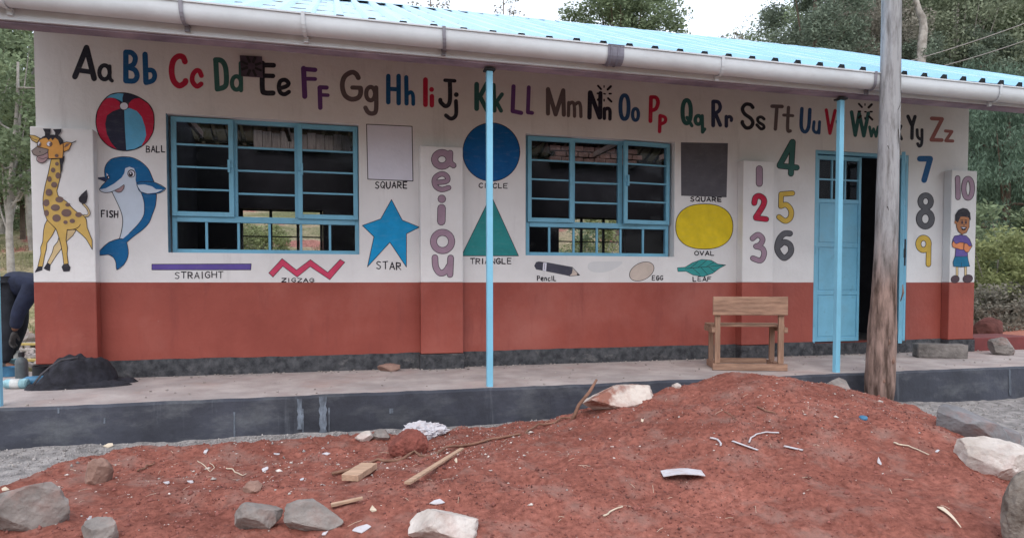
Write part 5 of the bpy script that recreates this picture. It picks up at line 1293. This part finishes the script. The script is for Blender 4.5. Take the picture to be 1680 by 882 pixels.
def plank(name, label, cat, p0, p1, w, th, m, tilt=0.0, taper=1.0, curl=0.0):
    a, b = on_ground(*p0), on_ground(*p1); d = (b-a); L = d.length; x = d.normalized(); y = Vector((0, 0, 1)).cross(x).normalized(); z = x.cross(y)
    n = 6; mb = MB(); vs = []
    off = max(z_front(*(a.lerp(b, t)+y*s_*w/2)[:2])-(a.lerp(b, t)+y*s_*w/2).z for t in (0, .25, .5, .75, 1) for s_ in (-1, 0, 1))
    off = min(off, .03)
    for i in range(n+1):
        t = i/n; c = a+d*t+z*(off+.001+curl*math.sin(math.pi*t)); ww = w/2*(1-(1-taper)*t)*(1+.05*math.sin(i*2.1))
        yy = (y*math.cos(tilt)+z*math.sin(tilt)); zz_ = x.cross(yy)
        vs += [c-yy*ww, c+yy*ww, c+yy*ww+zz_*th, c-yy*ww+zz_*th]
    mb.add(vs, [(i*4+k, i*4+(k+1) % 4, (i+1)*4+(k+1) % 4, (i+1)*4+k) for i in range(n) for k in range(4)]+[(3, 2, 1, 0), (n*4, n*4+1, n*4+2, n*4+3)], m)
    return tag(mb.build(name, m, bevel=min(.002, th*.3)), label, cat)
plank('wood_offcut', 'short thick sawn wood offcut on the soil above the grey stone pair', 'wood offcut', (574, 793), (606, 772), .10, .035, OFFC)
plank('split_lath', 'long split lath lying slanted on the soil in the middle', 'lath', (668, 804), (758, 745), .035, .014, OFFC, taper=.75)
plank('wood_splinter', 'narrow wood splinter beside the end of the longer grey stone', 'splinter', (544, 834), (596, 822), .03, .014, OFFC, taper=.6)
plank('paper_sheet', 'folded white paper lying on the slope of the heap', 'paper', (1086, 781), (1154, 780), .11, .006, PAPER, curl=.012)
plank('bark_shard', 'curved pale bark shard near the bottom right', 'bark', (1541, 834), (1576, 868), .03, .004, PALEB, taper=.1, curl=.01)
plank('white_strip', 'longer white strip of the pair below the bent wire', 'plastic strip', (1201, 725), (1243, 740), .018, .004, PAPER)
plank('white_strip', 'shorter white strip right of the bent wire', 'plastic strip', (1286, 733), (1317, 740), .024, .005, PAPER)
ground_stick('bent_wire', 'bent white wire curving on the heap', 'wire', [(1229,728),(1232,720),(1244,713),(1260,711),(1278,712)], .005, PAPER, taper=.9)
ground_stick('bent_wire', 'short hooked white wire left of the strips', 'wire', [(1165,720),(1177,723),(1183,730),(1182,733)], .006, PAPER, taper=.9)
ground_stick('dry_twig', 'pale thin twig on the right slope of the heap', 'twig', [(1466,728),(1490,734),(1505,739),(1524,749)], .005, PALEB)
ground_stick('dry_twig', 'small twig on the heap crest', 'twig', [(1188,676),(1198,682),(1208,690)], .004, STICK)
ground_stick('dry_twig', 'brown twig at the upper right slope of the heap', 'twig', [(1242,668),(1256,676),(1272,680)], .006, STICK)
ground_stick('dry_twig', 'pale twig low on the middle of the heap', 'twig', [(990,850),(1005,840),(1022,832)], .005, PALEB)
ground_stick('fibre_strand', 'thin pale curling fibre between the left white scraps', 'strand', [(324,757),(336,766),(345,776),(352,768),(344,760)], .003, PALEB)
ground_stick('fibre_strand', 'pale dry root fibre right of the left white scraps', 'strand', [(368,768),(385,774),(398,783),(404,778)], .004, PALEB)
ground_stick('dry_twig', 'dark twig lying on the soil at far left', 'twig', [(226,774),(240,768),(254,761)], .006, STICK)
SCR = [(180,732,18,9,'pale grey flat scrap at the foot of the slab on the left'),(338,742,14,8,'white scrap near the slab left of centre'),(436,771,20,12,'white arrow shaped paper scrap in the left soil'),(717,825,26,9,'white torn paper above the whitish stone'),(613,838,14,20,'pale wood chip standing near the splinter'),(593,868,30,9,'white shard at the bottom edge left of centre'),(275,793,18,9,'crumpled white scrap in the left soil'),(314,790,13,7,'small flat white scrap right of the crumpled one'),(10,803,20,7,'long white scrap at the left edge'),(147,852,10,10,'white flake on top of the pointed grey stone'),(496,787,12,8,'white flake between the arrow scrap and the offcut'),(535,745,14,8,'cream pebble like scrap below the slab'),(748,757,8,7,'white flake at the upper end of the lath'),(952,722,7,9,'tiny triangular white flake left on the heap'),(946,673,13,16,'white triangular scrap under the white and red stone'),(1443,760,16,12,'small white broken piece on the right slope'),(1054,691,8,7,'tiny cream flake on the heap crest'),(455,745,12,5,'thin white strip left of centre'),(1538,741,10,6,'cream chip on the right slope'),(533,876,14,8,'pale chip at the bottom edge')]
for i, (px, py, w, h, lb) in enumerate(SCR):
    p = on_ground(px, py); dist = (p-CAM).dot(FWD); ww = w/F*dist*.42; rr = random.Random(i); n = rr.choice((5, 6, 7, 8)); hh = max(.008, h/F*dist*.5); ww *= rr.uniform(.8, 1.15)
    vs = []; 
    for k in range(n):
        a = 2*math.pi*k/n+rr.uniform(-.3, .3); x = p.x+ww*math.cos(a)*rr.uniform(.45, 1.25); y = p.y+ww*.75*math.sin(a)*rr.uniform(.4, 1.2); vs.append(Vector((x, y, z_front(x, y)+.002+hh*rr.uniform(0, 1)*(.5+.5*math.sin(a+.4)))))
    top = [v+Vector((0, 0, .003)) for v in vs]; mb = MB(); mb.add(vs+top, [tuple(range(n-1, -1, -1)), tuple(range(n, 2*n))]+[(k, (k+1) % n, n+(k+1) % n, n+k) for k in range(n)], PAPER if i % 4 else PALEB)
    tag(mb.build('paper_scrap'), lb, 'scrap')
p = on_ground(1416, 687)
mb = MB(); mb.lathe([(.025, 0), (.027, .004), (.026, .016), (.018, .019)], (0, 0, 0), PLM, 16); o = mb.build('bottle_cap', smooth=True); o.location = lift(p, .0); o.rotation_euler = (R(12), R(-8), 0); tag(o, 'small blue bottle cap on the top of the heap left of the pole', 'bottle cap')
# crumpled white bag by the slab
def crumple(name, label, px0, px1, pyt, pyb, m, seed):
    o = place_rock(px0, px1, pyt, pyb, m, seed, label, .6, .15, cuts=2, name=name, cat='plastic bag', rough=.8); return o
crumple('plastic_bag', 'crumpled white plastic bag behind the red earth lump', 652, 722, 698, 722, PAPER, 61)

# loose bits nobody could count
def scatter(name, n, fn, size, m, seed, flatk=1.0):
    r = np.random.default_rng(seed)
    base = np.array([(1,0,0),(-1,0,0),(0,1,0),(0,-1,0),(0,0,1),(0,0,-1)], float); tri_ = np.array([(0,2,4),(2,1,4),(1,3,4),(3,0,4),(2,0,5),(1,2,5),(3,1,5),(0,3,5)])
    x, y, s = fn(r, n); k = s > 0; x, y, s = x[k], y[k], s[k]; n = len(x); z = np.maximum(z_soil(x, y), z_gravel(x, y))
    a = r.uniform(0, 6.28, n); c, s_ = np.cos(a)[:, None], np.sin(a)[:, None]
    b = base[None]*r.uniform(.5, 1.2, (n, 6, 3))*(size*s)[:, None, None]*np.array([1, .7, flatk])
    v = np.stack([b[:, :, 0]*c-b[:, :, 1]*s_+x[:, None], b[:, :, 0]*s_+b[:, :, 1]*c+y[:, None], b[:, :, 2]+(z+size*s*.15*flatk)[:, None]], 2).reshape(-1, 3)
    f = (tri_[None]+6*np.arange(n)[:, None, None]).reshape(-1, 3)
    me = bpy.data.meshes.new(name); me.vertices.add(len(v)); me.vertices.foreach_set('co', v.ravel()); me.loops.add(f.size); me.loops.foreach_set('vertex_index', f.ravel())
    me.polygons.add(len(f)); me.polygons.foreach_set('loop_start', np.arange(len(f))*3); me.polygons.foreach_set('loop_total', np.full(len(f), 3)); me.update(calc_edges=True)
    me.materials.append(m); o = link(bpy.data.objects.new(name, me)); return tag(o, kind='stuff')
def f_soil(r, n):
    x = r.uniform(-2.6, 5.6, n); y = r.uniform(-4.7, -1.6, n)
    cl = vnoise(x*2.3, y*2.3, seed=77); big = r.random(n)
    s = np.where((cl > .42) | (r.random(n) < .3), .30+np.abs(r.normal(0, .4, n))+1.2*(big > .985), 0)
    return x, y, np.where(z_soil(x, y) < z_gravel(x, y)-.005, 0, s)
tag(scatter('soil_clods', 20000, f_soil, .0095, mat('soil_clod', (.24, .09, .075), .95, .25, 9, .4, 40, island=.25), 5), 'loose crumbs of red soil')
def f_dark(r, n):
    c = np.array([(2.6, -3.35, .35, .10), (2.1, -3.6, .5, .10), (1.6, -3.9, .4, .12), (3.4, -2.75, .4, .15), (3.6, -3.3, .5, .2), (.5, -3.6, .25, .12), (-.6, -3.2, .4, .2), (2.2, -2.9, .3, .12), (.9, -2.35, .3, .15)])[r.integers(0, 9, n)]
    x = r.normal(c[:, 0], c[:, 2]); y = r.normal(c[:, 1], c[:, 3])
    return x, y, np.where((x > -2.5) & (x < 5) & (y > -4.6) & (y < -1.7), .35+np.abs(r.normal(0, .5, n)), 0)
tag(scatter('dark_crumbs', 2200, f_dark, .0085, mat('dark_soil_crumb', (.17, .07, .06), .95, .25, 9, .4, 40, island=.35), 15), 'darker damp crumbs of soil')
def f_chip(r, n):
    c = np.array([(-.9, -2.5, .7, .35), (.2, -2.9, .6, .35), (.9, -2.4, .35, .2), (.75, -2.75, .25, .2), (3.0, -3.2, .5, .3), (2.6, -3.0, 1.5, .8), (.2, -3.2, 1.2, .6)])[r.integers(0, 7, n)]
    x = r.normal(c[:, 0], c[:, 2]); y = r.normal(c[:, 1], c[:, 3])
    return x, y, np.where((x > -2.5) & (x < 5.4) & (y > -4.6) & (y < -1.65), (.3+np.abs(r.normal(0, .35, n)))*(.5+1.0*(r.random(n) > .93)), 0)
tag(scatter('pale_chips', 2300, f_chip, .017, mat('pale_chip', (.56, .51, .48), .9, .15, 20, island=.35), 8, .4), 'tiny pale paint and wood chips')
def f_grav(r, n):
    x = r.uniform(-3, 8, n); y = np.where(x < 5, -1.55-np.abs(r.normal(0, .35, n)), r.uniform(-3.6, -1.55, n))
    s = .4+np.abs(r.normal(0, .5, n))
    return x, y, np.where((z_soil(x, y) > z_gravel(x, y)+.01) & (r.random(n) < .85), 0, s)
tag(scatter('gravel_chips', 5200, f_grav, .012, mat('gravel_chip', (.30, .28, .275), .95, .15, 20, island=.35), 9), 'loose grey gravel')
# grit and crumbs on the veranda floor, most of them along the plinth
r = np.random.default_rng(21); mb = MB()
for i in range(420):
    x = r.uniform(-2.3, 8.2); y = (-.03-abs(r.normal(0, .10))) if i % 3 else r.uniform(-1.45, -.1); s = r.uniform(.003, .010)
    if -.14 < y and any(a-.03 < x < b+.03 for a, b in ((-2.62, -2.1), (.84, 1.32), (4.6, 5.06), (7.64, 8.1))): y -= .14
    a = r.uniform(0, 3); M_ = Matrix.Translation((x, y, s*.4+.004)) @ Matrix.Rotation(a, 4, 'Z'); mb.box((-s, -s*.7, -s*.4), (s, s*.7, s*.5), M=M_)
tag(mb.build('floor_grit', mat('floor_grit', (.34, .30, .28), .95, .2, 20, island=.5)), 'grit on the veranda floor', kind='stuff')
# short dry straw bits
r = np.random.default_rng(3); mb = MB()
for _ in range(170):
    x = r.uniform(-2.4, 5.0); y = r.uniform(-4.4, -1.8); a = r.uniform(0, 6.28); L = r.uniform(.02, .07); p = Vector((x, y, z_front(x, y)+.006)); q = Vector((x+L*math.cos(a), y+L*math.sin(a), 0)); q.z = z_front(q.x, q.y)+.008
    mb.tube([p, (p+q)/2+Vector((0, 0, .003)), q], .0010, n=3, cap=False)
tag(mb.build('straw_bits', PALEB), 'dry straw bits', kind='stuff')
# ================================================================== VEGETATION
def leafmat(name, c, v=.3, tr=.25): return mat(name, c, .8, .25, .6, 0, 1, island=v, transl=.35, spec=.2)
LG = dict(dark=leafmat('leaf_dark_green', (.17, .21, .16)), mid=leafmat('leaf_mid_green', (.20, .25, .15)), grey=leafmat('leaf_grey_green', (.24, .275, .19)),
          brown=leafmat('leaf_brown_grey', (.27, .255, .215)), lime=leafmat('leaf_yellow_green', (.27, .30, .14)), pine=leafmat('leaf_blue_green', (.14, .205, .15)))  # leaf colours paled and greyed to stand in for distance haze
BARK = mat('pale_bark', (.30, .27, .245), .95, .25, 5, .6, 20, col2=(.42, .39, .36)); BARKD = mat('brown_bark', (.13, .095, .075), .95, .25, 5, .6, 20)
def crown_mesh(name, seed, clumps, per, rx, rz, leaf, m, csize=.28, hollow=.45, droop=0.0, aspect=.5, shape='ball'):
    """many small leaf faces gathered in clumps through the crown's volume; returns mesh and clump centres"""
    r = np.random.default_rng(seed); C_ = []
    while len(C_) < clumps:
        p = r.uniform(-1, 1, 3); d = np.linalg.norm(p)
        if d > 1 or d < hollow*r.random()**.5: continue
        if shape == 'cone' and math.hypot(p[0], p[1]) > .85*(1-p[2])/2+.12: continue
        w = vnoise(np.array([p[0]*1.8+seed]), np.array([p[1]*1.8]), np.array([p[2]*1.8+9]), seed=seed)[0]
        if w < .33: continue
        C_.append(p)
    C_ = np.array(C_)*np.array([rx, rx, rz])
    n = clumps*per; ctr = np.repeat(C_, per, 0)
    sz = np.repeat(r.uniform(.6, 1.25, clumps), per)
    off = r.normal(0, 1, (n, 3)); off *= (csize*rx*sz*r.random(n)**.33/np.linalg.norm(off, axis=1))[:, None]; off[:, 2] *= .7
    p = ctr+off; p[:, 2] -= droop*np.abs(off[:, 0])
    a = r.normal(0, 1, (n, 3)); a[:, 2] = a[:, 2]*.6 - droop*2; a /= np.linalg.norm(a, axis=1)[:, None]
    b = r.normal(0, 1, (n, 3)); b -= (b*a).sum(1)[:, None]*a; b /= np.linalg.norm(b, axis=1)[:, None]
    L = (leaf*r.uniform(.6, 1.3, n))[:, None]
    v = np.stack([p-a*L, p-b*L*aspect, p+a*L, p+b*L*aspect], 1).reshape(-1, 3)
    me = bpy.data.meshes.new(name); me.vertices.add(len(v)); me.vertices.foreach_set('co', v.ravel())
    me.loops.add(len(v)); me.loops.foreach_set('vertex_index', np.arange(len(v))); me.polygons.add(n)
    me.polygons.foreach_set('loop_start', np.arange(n)*4); me.polygons.foreach_set('loop_total', np.full(n, 4)); me.update(calc_edges=True)
    me.materials.append(m); return me, C_
def make_tree(name, label, cat, seed, h, rx, rz, clumps, per, leaf, lm, bark, loc, trunk_r=.16, lean=.0, group=None, shape='ball', bends=0, csize=.28, droop=0., limbs=14, cz=None, hollow=.45, aspect=.5):
    t = empty(name, loc); tag(t, label, cat, group)
    me, C_ = crown_mesh('crown', seed, clumps, per, rx, rz, leaf, lm, csize, shape=shape, droop=droop, hollow=hollow, aspect=aspect)
    cr_ = link(bpy.data.objects.new('crown', me), t); czz = h-rz if cz is None else cz; cr_.location = (lean*h, 0, czz)
    rr = random.Random(seed); mb = MB(); pts = []; N = 9; top = h-rz*.5
    for i in range(N):
        q = i/(N-1); pts.append(Vector((lean*h*q+bends*math.sin(q*5+seed)*.25, bends*math.cos(q*4+seed)*.15, -1.0+(top+1)*q)))
    mb.tube(pts, [trunk_r*(1.15-.85*i/(N-1)) for i in range(N)], n=8)
    idx = list(range(len(C_))); rr.shuffle(idx)
    for k in idx[:limbs]:
        e = Vector(C_[k])+cr_.location; f = rr.uniform(.45, .95); j = f*(N-1); s = pts[int(j)].lerp(pts[min(int(j)+1, N-1)], j-int(j))
        if s.z > e.z: s = pts[int(.45*(N-1))]
        m_ = s.lerp(e, .5)+Vector((0, 0, -.12*rx)); mb.tube([s, m_, e], [trunk_r*.35, trunk_r*.22, trunk_r*.06], n=5, cap=False)
    mb.build('trunk', bark, t, smooth=True)
    return t
def copy_tree(src, loc, rz, sc, label, group=None):
    t = src.copy(); COL.objects.link(t); t.location = loc; t.rotation_euler = (0, 0, rz); t.scale = (sc[0], sc[0], sc[1]); t['label'] = label
    if group: t['group'] = group
    for ch in src.children: c = ch.copy(); COL.objects.link(c); c.parent = t
    return t
def gpos(px, depth):
    p = PZ(px, depth, 0); p.z = float(z_back(np.array([p.x]), np.array([p.y]))[0]); return p
def hfor(p, px, depth, py):   # height of a thing standing at p whose top shows at row py
    return CAM.z+(HORIZ-py)/F*depth-p.z
GR = 'trees on the slope behind the school'
# the crown over the middle of the roof
p = gpos(1018, 30); make_tree('broad_tree', 'broad round green tree rising alone behind the middle of the roof', 'tree', 101, hfor(p, 1018, 30, -14), 2.75, 2.3, 120, 220, .08, LG['mid'], BARKD, p, .25, limbs=22, hollow=.2, csize=.24)
# thin, nearly bare tree tops
for i, (px, dp, pt, w) in enumerate(((708, 26, -22, .9), (826, 27, -14, .85), (1200, 30, 46, .45), (1170, 34, 56, .5))):
    p = gpos(px, dp); make_tree('thin_tree', ['sparse twiggy tree top nearest the upper left of the roof ridge', 'sparse twiggy tree top left of the broad round tree', 'small spindly tree top right of the broad round tree', 'low faint tree top just left of the spindly one'][i], 'tree', 120+i, hfor(p, px, dp, pt), w, 1.0, 16, 16, .07, LG['brown'], BARKD, p, .07, limbs=14, csize=.38, hollow=.1)
# right: big evergreen then the forest
p = gpos(1330, 24); T1 = make_tree('evergreen_tree', 'big dark evergreen tree at the left end of the forest', 'tree', 131, hfor(p, 1330, 24, -60), 1.75, 3.0, 130, 210, .062, LG['dark'], BARKD, p, .2, limbs=16, csize=.30, hollow=.2, droop=.2)
p = gpos(1425, 26); T2 = make_tree('grey_leaved_tree', 'greyish brown leaved tree just left of the wooden pole', 'tree', 132, hfor(p, 1425, 26, -70), 1.9, 3.4, 130, 190, .065, LG['brown'], BARK, p, .16, limbs=22, csize=.34, hollow=.2, droop=.3)
p = gpos(1560, 27); T3 = make_tree('grey_leaved_tree', 'tall grey green eucalyptus right of the pale curved trunk', 'tree', 133, hfor(p, 1560, 27, -80), 2.6, 4.6, 160, 190, .07, LG['grey'], BARK, p, .18, limbs=22, csize=.30, hollow=.15, droop=.5)
p = gpos(1648, 20); T4 = make_tree('weeping_tree', 'blue green drooping tree behind the right end of the wall', 'tree', 134, hfor(p, 1640, 20, 120), 2.0, 2.6, 120, 190, .075, LG['pine'], BARKD, p, .15, limbs=16, csize=.33, droop=.9, hollow=.1, aspect=.25)
p = gpos(1480, 31); T5 = make_tree('leafy_tree', 'mid green leafy tree behind the wooden pole', 'tree', 135, hfor(p, 1480, 31, -80), 2.8, 4.4, 160, 190, .075, LG['mid'], BARK, p, .2, limbs=18, csize=.30, hollow=.15)
SPOT = [(T5, 1270, 33, 20, 'mid green tree peeping out left of the big evergreen'), (T1, 1385, 30, -60, 'dark evergreen behind the greyish brown tree'), (T3, 1440, 35, -90, 'far grey green tree behind the pole'), (T5, 1530, 36, -90, 'far mid green tree above the two wires'),
        (T2, 1610, 33, -80, 'brown grey tree at the upper right'), (T1, 1500, 24, 70, 'low dark evergreen above the roof right of the pole'), (T5, 1650, 29, -60, 'mid green tree at the right edge above the gutter'), (T3, 1700, 31, -90, 'tall grey green tree leaving the frame at the right'),
        (T1, 1600, 25, 60, 'dark evergreen just above the right end of the roof'), (T4, 1600, 24, 110, 'drooping tree seen behind the corner of the wall'), (T4, 1690, 23, 110, 'drooping tree at the right edge'), (T2, 1475, 40, -60, 'far brown grey tree behind the pale curved trunk'),
        (T5, 1740, 26, -20, 'mid green tree beyond the right edge'), (T3, 1560, 42, -100, 'farthest grey green tree on the right'), (T1, 1690, 38, -80, 'far dark evergreen at the right edge'), (T5, 1400, 42, -40, 'far mid green tree above the evergreen'), (T2, 1650, 44, -100, 'far brown grey tree top at the right'), (T1, 1600, 46, -90, 'farthest dark evergreen of the forest at the right')]
for i, (s, px, dp, pt, lb) in enumerate(SPOT):
    p = gpos(px, dp); hh = hfor(p, px, dp, pt); h0 = s['h0'] if 'h0' in s else None
    cr0 = s.children[0] if s.children[0].name.startswith('crown') else s.children[1]
    base_h = cr0.location.z + max(v.co.z for v in cr0.data.vertices)*.9
    k = hh/base_h; copy_tree(s, p, 1.3*i+.5, (max(.8, min(1.5, k)), k), lb, GR)
# pale curved dead trunk
p = gpos(1496, 23); t = empty('dead_tree', p); tag(t, 'pale crooked bare trunk rising over the roof right of the wooden pole', 'tree')
mb = MB(); pts = []
for (px, py, r_) in ((1497, 330, .17), (1500, 200, .16), (1503, 112, .15), (1504, 80, .145), (1506, 55, .13), (1504, 36, .12), (1498, 25, .10), (1493, 8, .085), (1490, -20, .07), (1494, -60, .05)):
    q = PZ(px, 23, 0); q.z = CAM.z+(HORIZ-py)/F*23; pts.append((q-p, r_))
mb.tube([Vector((pts[0][0].x, pts[0][0].y, -.5))]+[a for a, b in pts], [.2]+[b for a, b in pts], n=9); mb.build('trunk', BARK, t, smooth=True)
mb = MB(); mb.tube([pts[6][0], pts[6][0]+Vector((-.3, 0, .5)), pts[6][0]+Vector((-.35, 0, 1.3))], [.06, .05, .02], n=6); mb.build('branch', BARK, t, smooth=True)
# left: trees seen past the corner
p = gpos(28, 17); L1 = make_tree('slim_tree', 'slim pale trunked tree nearest the left corner of the school', 'tree', 141, hfor(p, 28, 17, 30), 1.5, 2.3, 60, 100, .075, LG['mid'], BARK, p, .10, limbs=20, csize=.30, hollow=.1, bends=.5)
p = gpos(-30, 22); L2 = make_tree('shady_tree', 'open green tree at the left edge', 'tree', 142, hfor(p, -30, 22, 10), 1.8, 3.2, 70, 90, .10, LG['mid'], BARKD, p, .12, limbs=16, csize=.3, hollow=.1)
for i, (s, px, dp, pt, lb) in enumerate(((L1, 60, 23, 0, 'slim tree partly hidden by the giraffe pillar'), (L1, 5, 26, 20, 'second slim tree at the left edge'), (L1, 12, 34, 110, 'far slim tree at the left edge'), (L2, 80, 36, 100, 'far dark tree hidden by the left end of the wall'), (L1, -50, 19, 0, 'slim tree beyond the left edge'), (L2, -10, 24, 200, 'low dark tree filling the left edge'), (L2, 40, 25, 215, 'low dark bushy tree above the grass at the left'), (L1, 30, 32, 90, 'far slim tree at the left'), (L2, 110, 30, 190, 'dark tree seen only past the wall'))):
    p = gpos(px, dp); hh = hfor(p, px, dp, pt); cr0 = [c for c in s.children if c.name.startswith('crown')][0]; base_h = cr0.location.z + max(v.co.z for v in cr0.data.vertices)*.9
    k = hh/base_h; copy_tree(s, p, 1.1*i+.3, (max(.8, k), k), lb, GR)
# shrubs on the right bank
def make_shrub(name, label, seed, px, dp, pyt, rx, lm, leaf=.05, clumps=90, per=110):
    p = gpos(px, dp); h = max(.6, hfor(p, px, dp, pyt)); t = empty(name, p); tag(t, label, 'shrub', 'shrubs on the bank')
    me, C_ = crown_mesh('foliage', seed, clumps, per, rx, h*.62, leaf, lm, .26, hollow=.1); c = link(bpy.data.objects.new('foliage', me), t); c.location = (0, 0, h*.40)
    mb = MB()
    for k in range(0, len(C_), 5): e = Vector(C_[k])+c.location; mb.tube([Vector((0, 0, -.2)), e*.5+Vector((0, 0, .1)), e], [.025, .018, .006], n=4, cap=False)
    mb.build('stem', BARK, t); return t
S1 = make_shrub('bank_shrub', 'yellow green shrub beside the right end of the school', 151, 1632, 13.5, 378, 1.2, LG['lime'])
S2 = make_shrub('bank_shrub', 'yellow green shrub at the right edge', 152, 1700, 14.5, 372, 1.3, LG['lime'])
S3 = make_shrub('bank_shrub', 'taller green shrub behind the yellow green ones', 153, 1660, 17, 330, 1.8, LG['mid'], .07)
S4 = make_shrub('dry_shrub', 'grey dry brushwood at the foot of the right bank', 154, 1650, 12.2, 470, .8, LG['brown'], .035)
S5 = make_shrub('dry_shrub', 'grey dry brushwood at the right edge', 155, 1700, 12.6, 462, .9, LG['brown'], .035)
S6 = make_shrub('bank_shrub', 'shrub hidden behind the right pillar', 156, 1590, 16, 360, 1.5, LG['mid'], .06)
for i, (px, dp, pt, lb) in enumerate(((425, 24, 372, 'green shrub seen through the first window'), (925, 20, 350, 'shrub seen through the left of the second window'), (985, 22, 345, 'shrub seen through the right of the second window'), (20, 27, 322, 'green shrub under the slim trees at the left'))):
    make_shrub('slope_shrub', lb, 170+i, px, dp, pt, 1.3, LG['mid' if i % 2 else 'lime'], .06, 60, 90)
# dry grass on the slope
r = np.random.default_rng(5); n = 26000; pts = []
X = np.concatenate([r.uniform(-14, -2.9, n//2), r.uniform(-3, 16, n//2)]); Y = np.concatenate([r.uniform(1.5, 20, n//2), r.uniform(8.5, 20, n//2)]); Z = z_back(X, Y)
keep = fbm(X*.8, Y*.8, seed=15) > -.05; X, Y, Z = X[keep], Y[keep], Z[keep]; n = len(X)
a = r.uniform(0, 6.28, n); h = r.uniform(.06, .28, n); w = .012; lx = r.normal(0, .08, n); ly = r.normal(0, .08, n)
v = np.stack([np.stack([X-w*np.cos(a), Y-w*np.sin(a), Z-.02], 1), np.stack([X+w*np.cos(a), Y+w*np.sin(a), Z-.02], 1), np.stack([X+lx, Y+ly, Z+h], 1)], 1).reshape(-1, 3)
me = bpy.data.meshes.new('dry_grass'); me.vertices.add(len(v)); me.vertices.foreach_set('co', v.ravel()); me.loops.add(len(v)); me.loops.foreach_set('vertex_index', np.arange(len(v))); me.polygons.add(n)
me.polygons.foreach_set('loop_start', np.arange(n)*3); me.polygons.foreach_set('loop_total', np.full(n, 3)); me.update(calc_edges=True); me.materials.append(mat('dry_grass_blade', (.30, .26, .15), .9, .25, 1, island=.35, transl=.2, col2=(.18, .20, .08)))
tag(link(bpy.data.objects.new('dry_grass', me)), 'dry grass on the slope behind the school', kind='stuff')
# red earth bank and small rubble at the far right, pale stones and boards at the far left
def back_rock(px, depth, w, h, m, seed, label, name='rock', cat='rock'):
    p = gpos(px, depth); o = rock_mesh(name, w/2, w/2*.8, h/2, m, seed, sub=3); o.location = (p.x, p.y, max(p.z, 0.0)+h*.25); tag(o, label, cat); return o
eb = rock_mesh('earth_bank', 2.6, 1.0, .42, mat('bright_red_bank', (.40, .16, .115), .95, .25, 2, .8, 12, detail=8), 9, cuts=2, sub=5, rough=.12); q = PZ(1690, 11.6, 0); eb.location = (q.x, q.y, -.18); tag(eb, 'low bank of bright red earth beyond the right end of the school', 'earth bank')
back_rock(1624, 10.9, .5, .5, mat('dark_red_lump', (.13, .05, .045), .95, .3, 5, 1, 20), 71, 'dark red earth lump behind the low step', 'earth_clod', 'earth clod')
back_rock(22, 9.6, .45, .42, ROCKW, 73, 'pale boulder seen over the bending back at the left edge')
back_rock(2, 9.9, .5, .5, ROCKW, 74, 'whitish boulder at the far left edge')
back_rock(44, 9.4, .3, .25, ROCKG, 75, 'small grey boulder beside the giraffe pillar')
BRD = mat('grey_old_board', (.30, .27, .245), .9, .3, 6, .4, 30, stretch=(.6, 5, 5)); YB_ = mat('yellow_lath', (.45, .34, .12), .8, .2, 6)
for i, (px, dp, z, rz, m, lb) in enumerate(((40, 7.9, .02, 4, BRD, 'grey board lying lowest beyond the left corner'), (46, 8.4, .05, -6, BRD, 'grey board behind the lowest one'), (38, 8.9, .08, 7, YB_, 'yellowish lath lying across the grey boards'), (48, 9.3, .06, -3, BRD, 'grey board farthest beyond the left corner'), (44, 7.5, .03, 9, YB_, 'yellow lath nearest the person at the left'))):
    q = PZ(px, dp, 0); mb = MB(); mb.box((-.5, -.06, -.012), (.5, .06, .012)); o = mb.build('loose_board', m, bevel=.003); q.z = max(0, float(z_back(np.array([q.x]), np.array([q.y]))[0]))+z; o.location = q; o.rotation_euler = (0, R(2), R(rz)); tag(o, lb, 'board')
rub = MB(); r = random.Random(4)
for _ in range(260):
    q = PZ(r.uniform(-40, 60), r.uniform(7.2, 11), 0); s = r.uniform(.015, .06); z = max(0, float(z_back(np.array([q.x]), np.array([q.y]))[0])); M_ = Matrix.Translation((q.x, q.y, z+s*.3)) @ Matrix.Rotation(r.uniform(0, 3), 4, Vector((r.random(), r.random(), r.random())).normalized()); rub.box((-s, -s*.7, -s*.4), (s, s*.7, s*.4), M=M_)
tag(rub.build('rubble', mat('rubble_grey', (.34, .30, .29), .95, .2, 20, island=.35)), 'stony rubble left of the school', kind='stuff')

# trees added out of view behind the camera to shade the upper wall
for i, (x, y, hh) in enumerate(((-13, -17, 7), (-9, -20, 8), (-5, -18.5, 7), (-1, -20.5, 8), (2.5, -19, 7), (6, -20, 8), (10, -18.5, 7), (13.5, -16, 7))):
    s = (T5, T1, T3)[i % 3]; cr0 = [c for c in s.children if c.name.startswith('crown')][0]; bh = cr0.location.z+max(v.co.z for v in cr0.data.vertices)*.9; k = hh/bh
    t = copy_tree(s, (x, y, -.9), i*1.9, (1.15, k), 'leafy tree added behind the camera, out of view, to block low sky', 'added trees behind the camera')
GRP = {'rock': 'stones lying about the yard', 'scrap': 'scraps littering the red soil', 'twig': 'twigs on the soil', 'board': 'loose boards beyond the left corner', 'bottle': 'bottles by the left post', 'plastic strip': 'white strips on the heap'}
for o in bpy.data.objects:
    if o.parent is None and 'category' in o.keys() and 'group' not in o.keys() and o['category'] in GRP: o['group'] = GRP[o['category']]
    if o.parent is None and o.get('category') == 'tree' and 'group' not in o.keys(): o['group'] = 'trees on the slope behind the school'
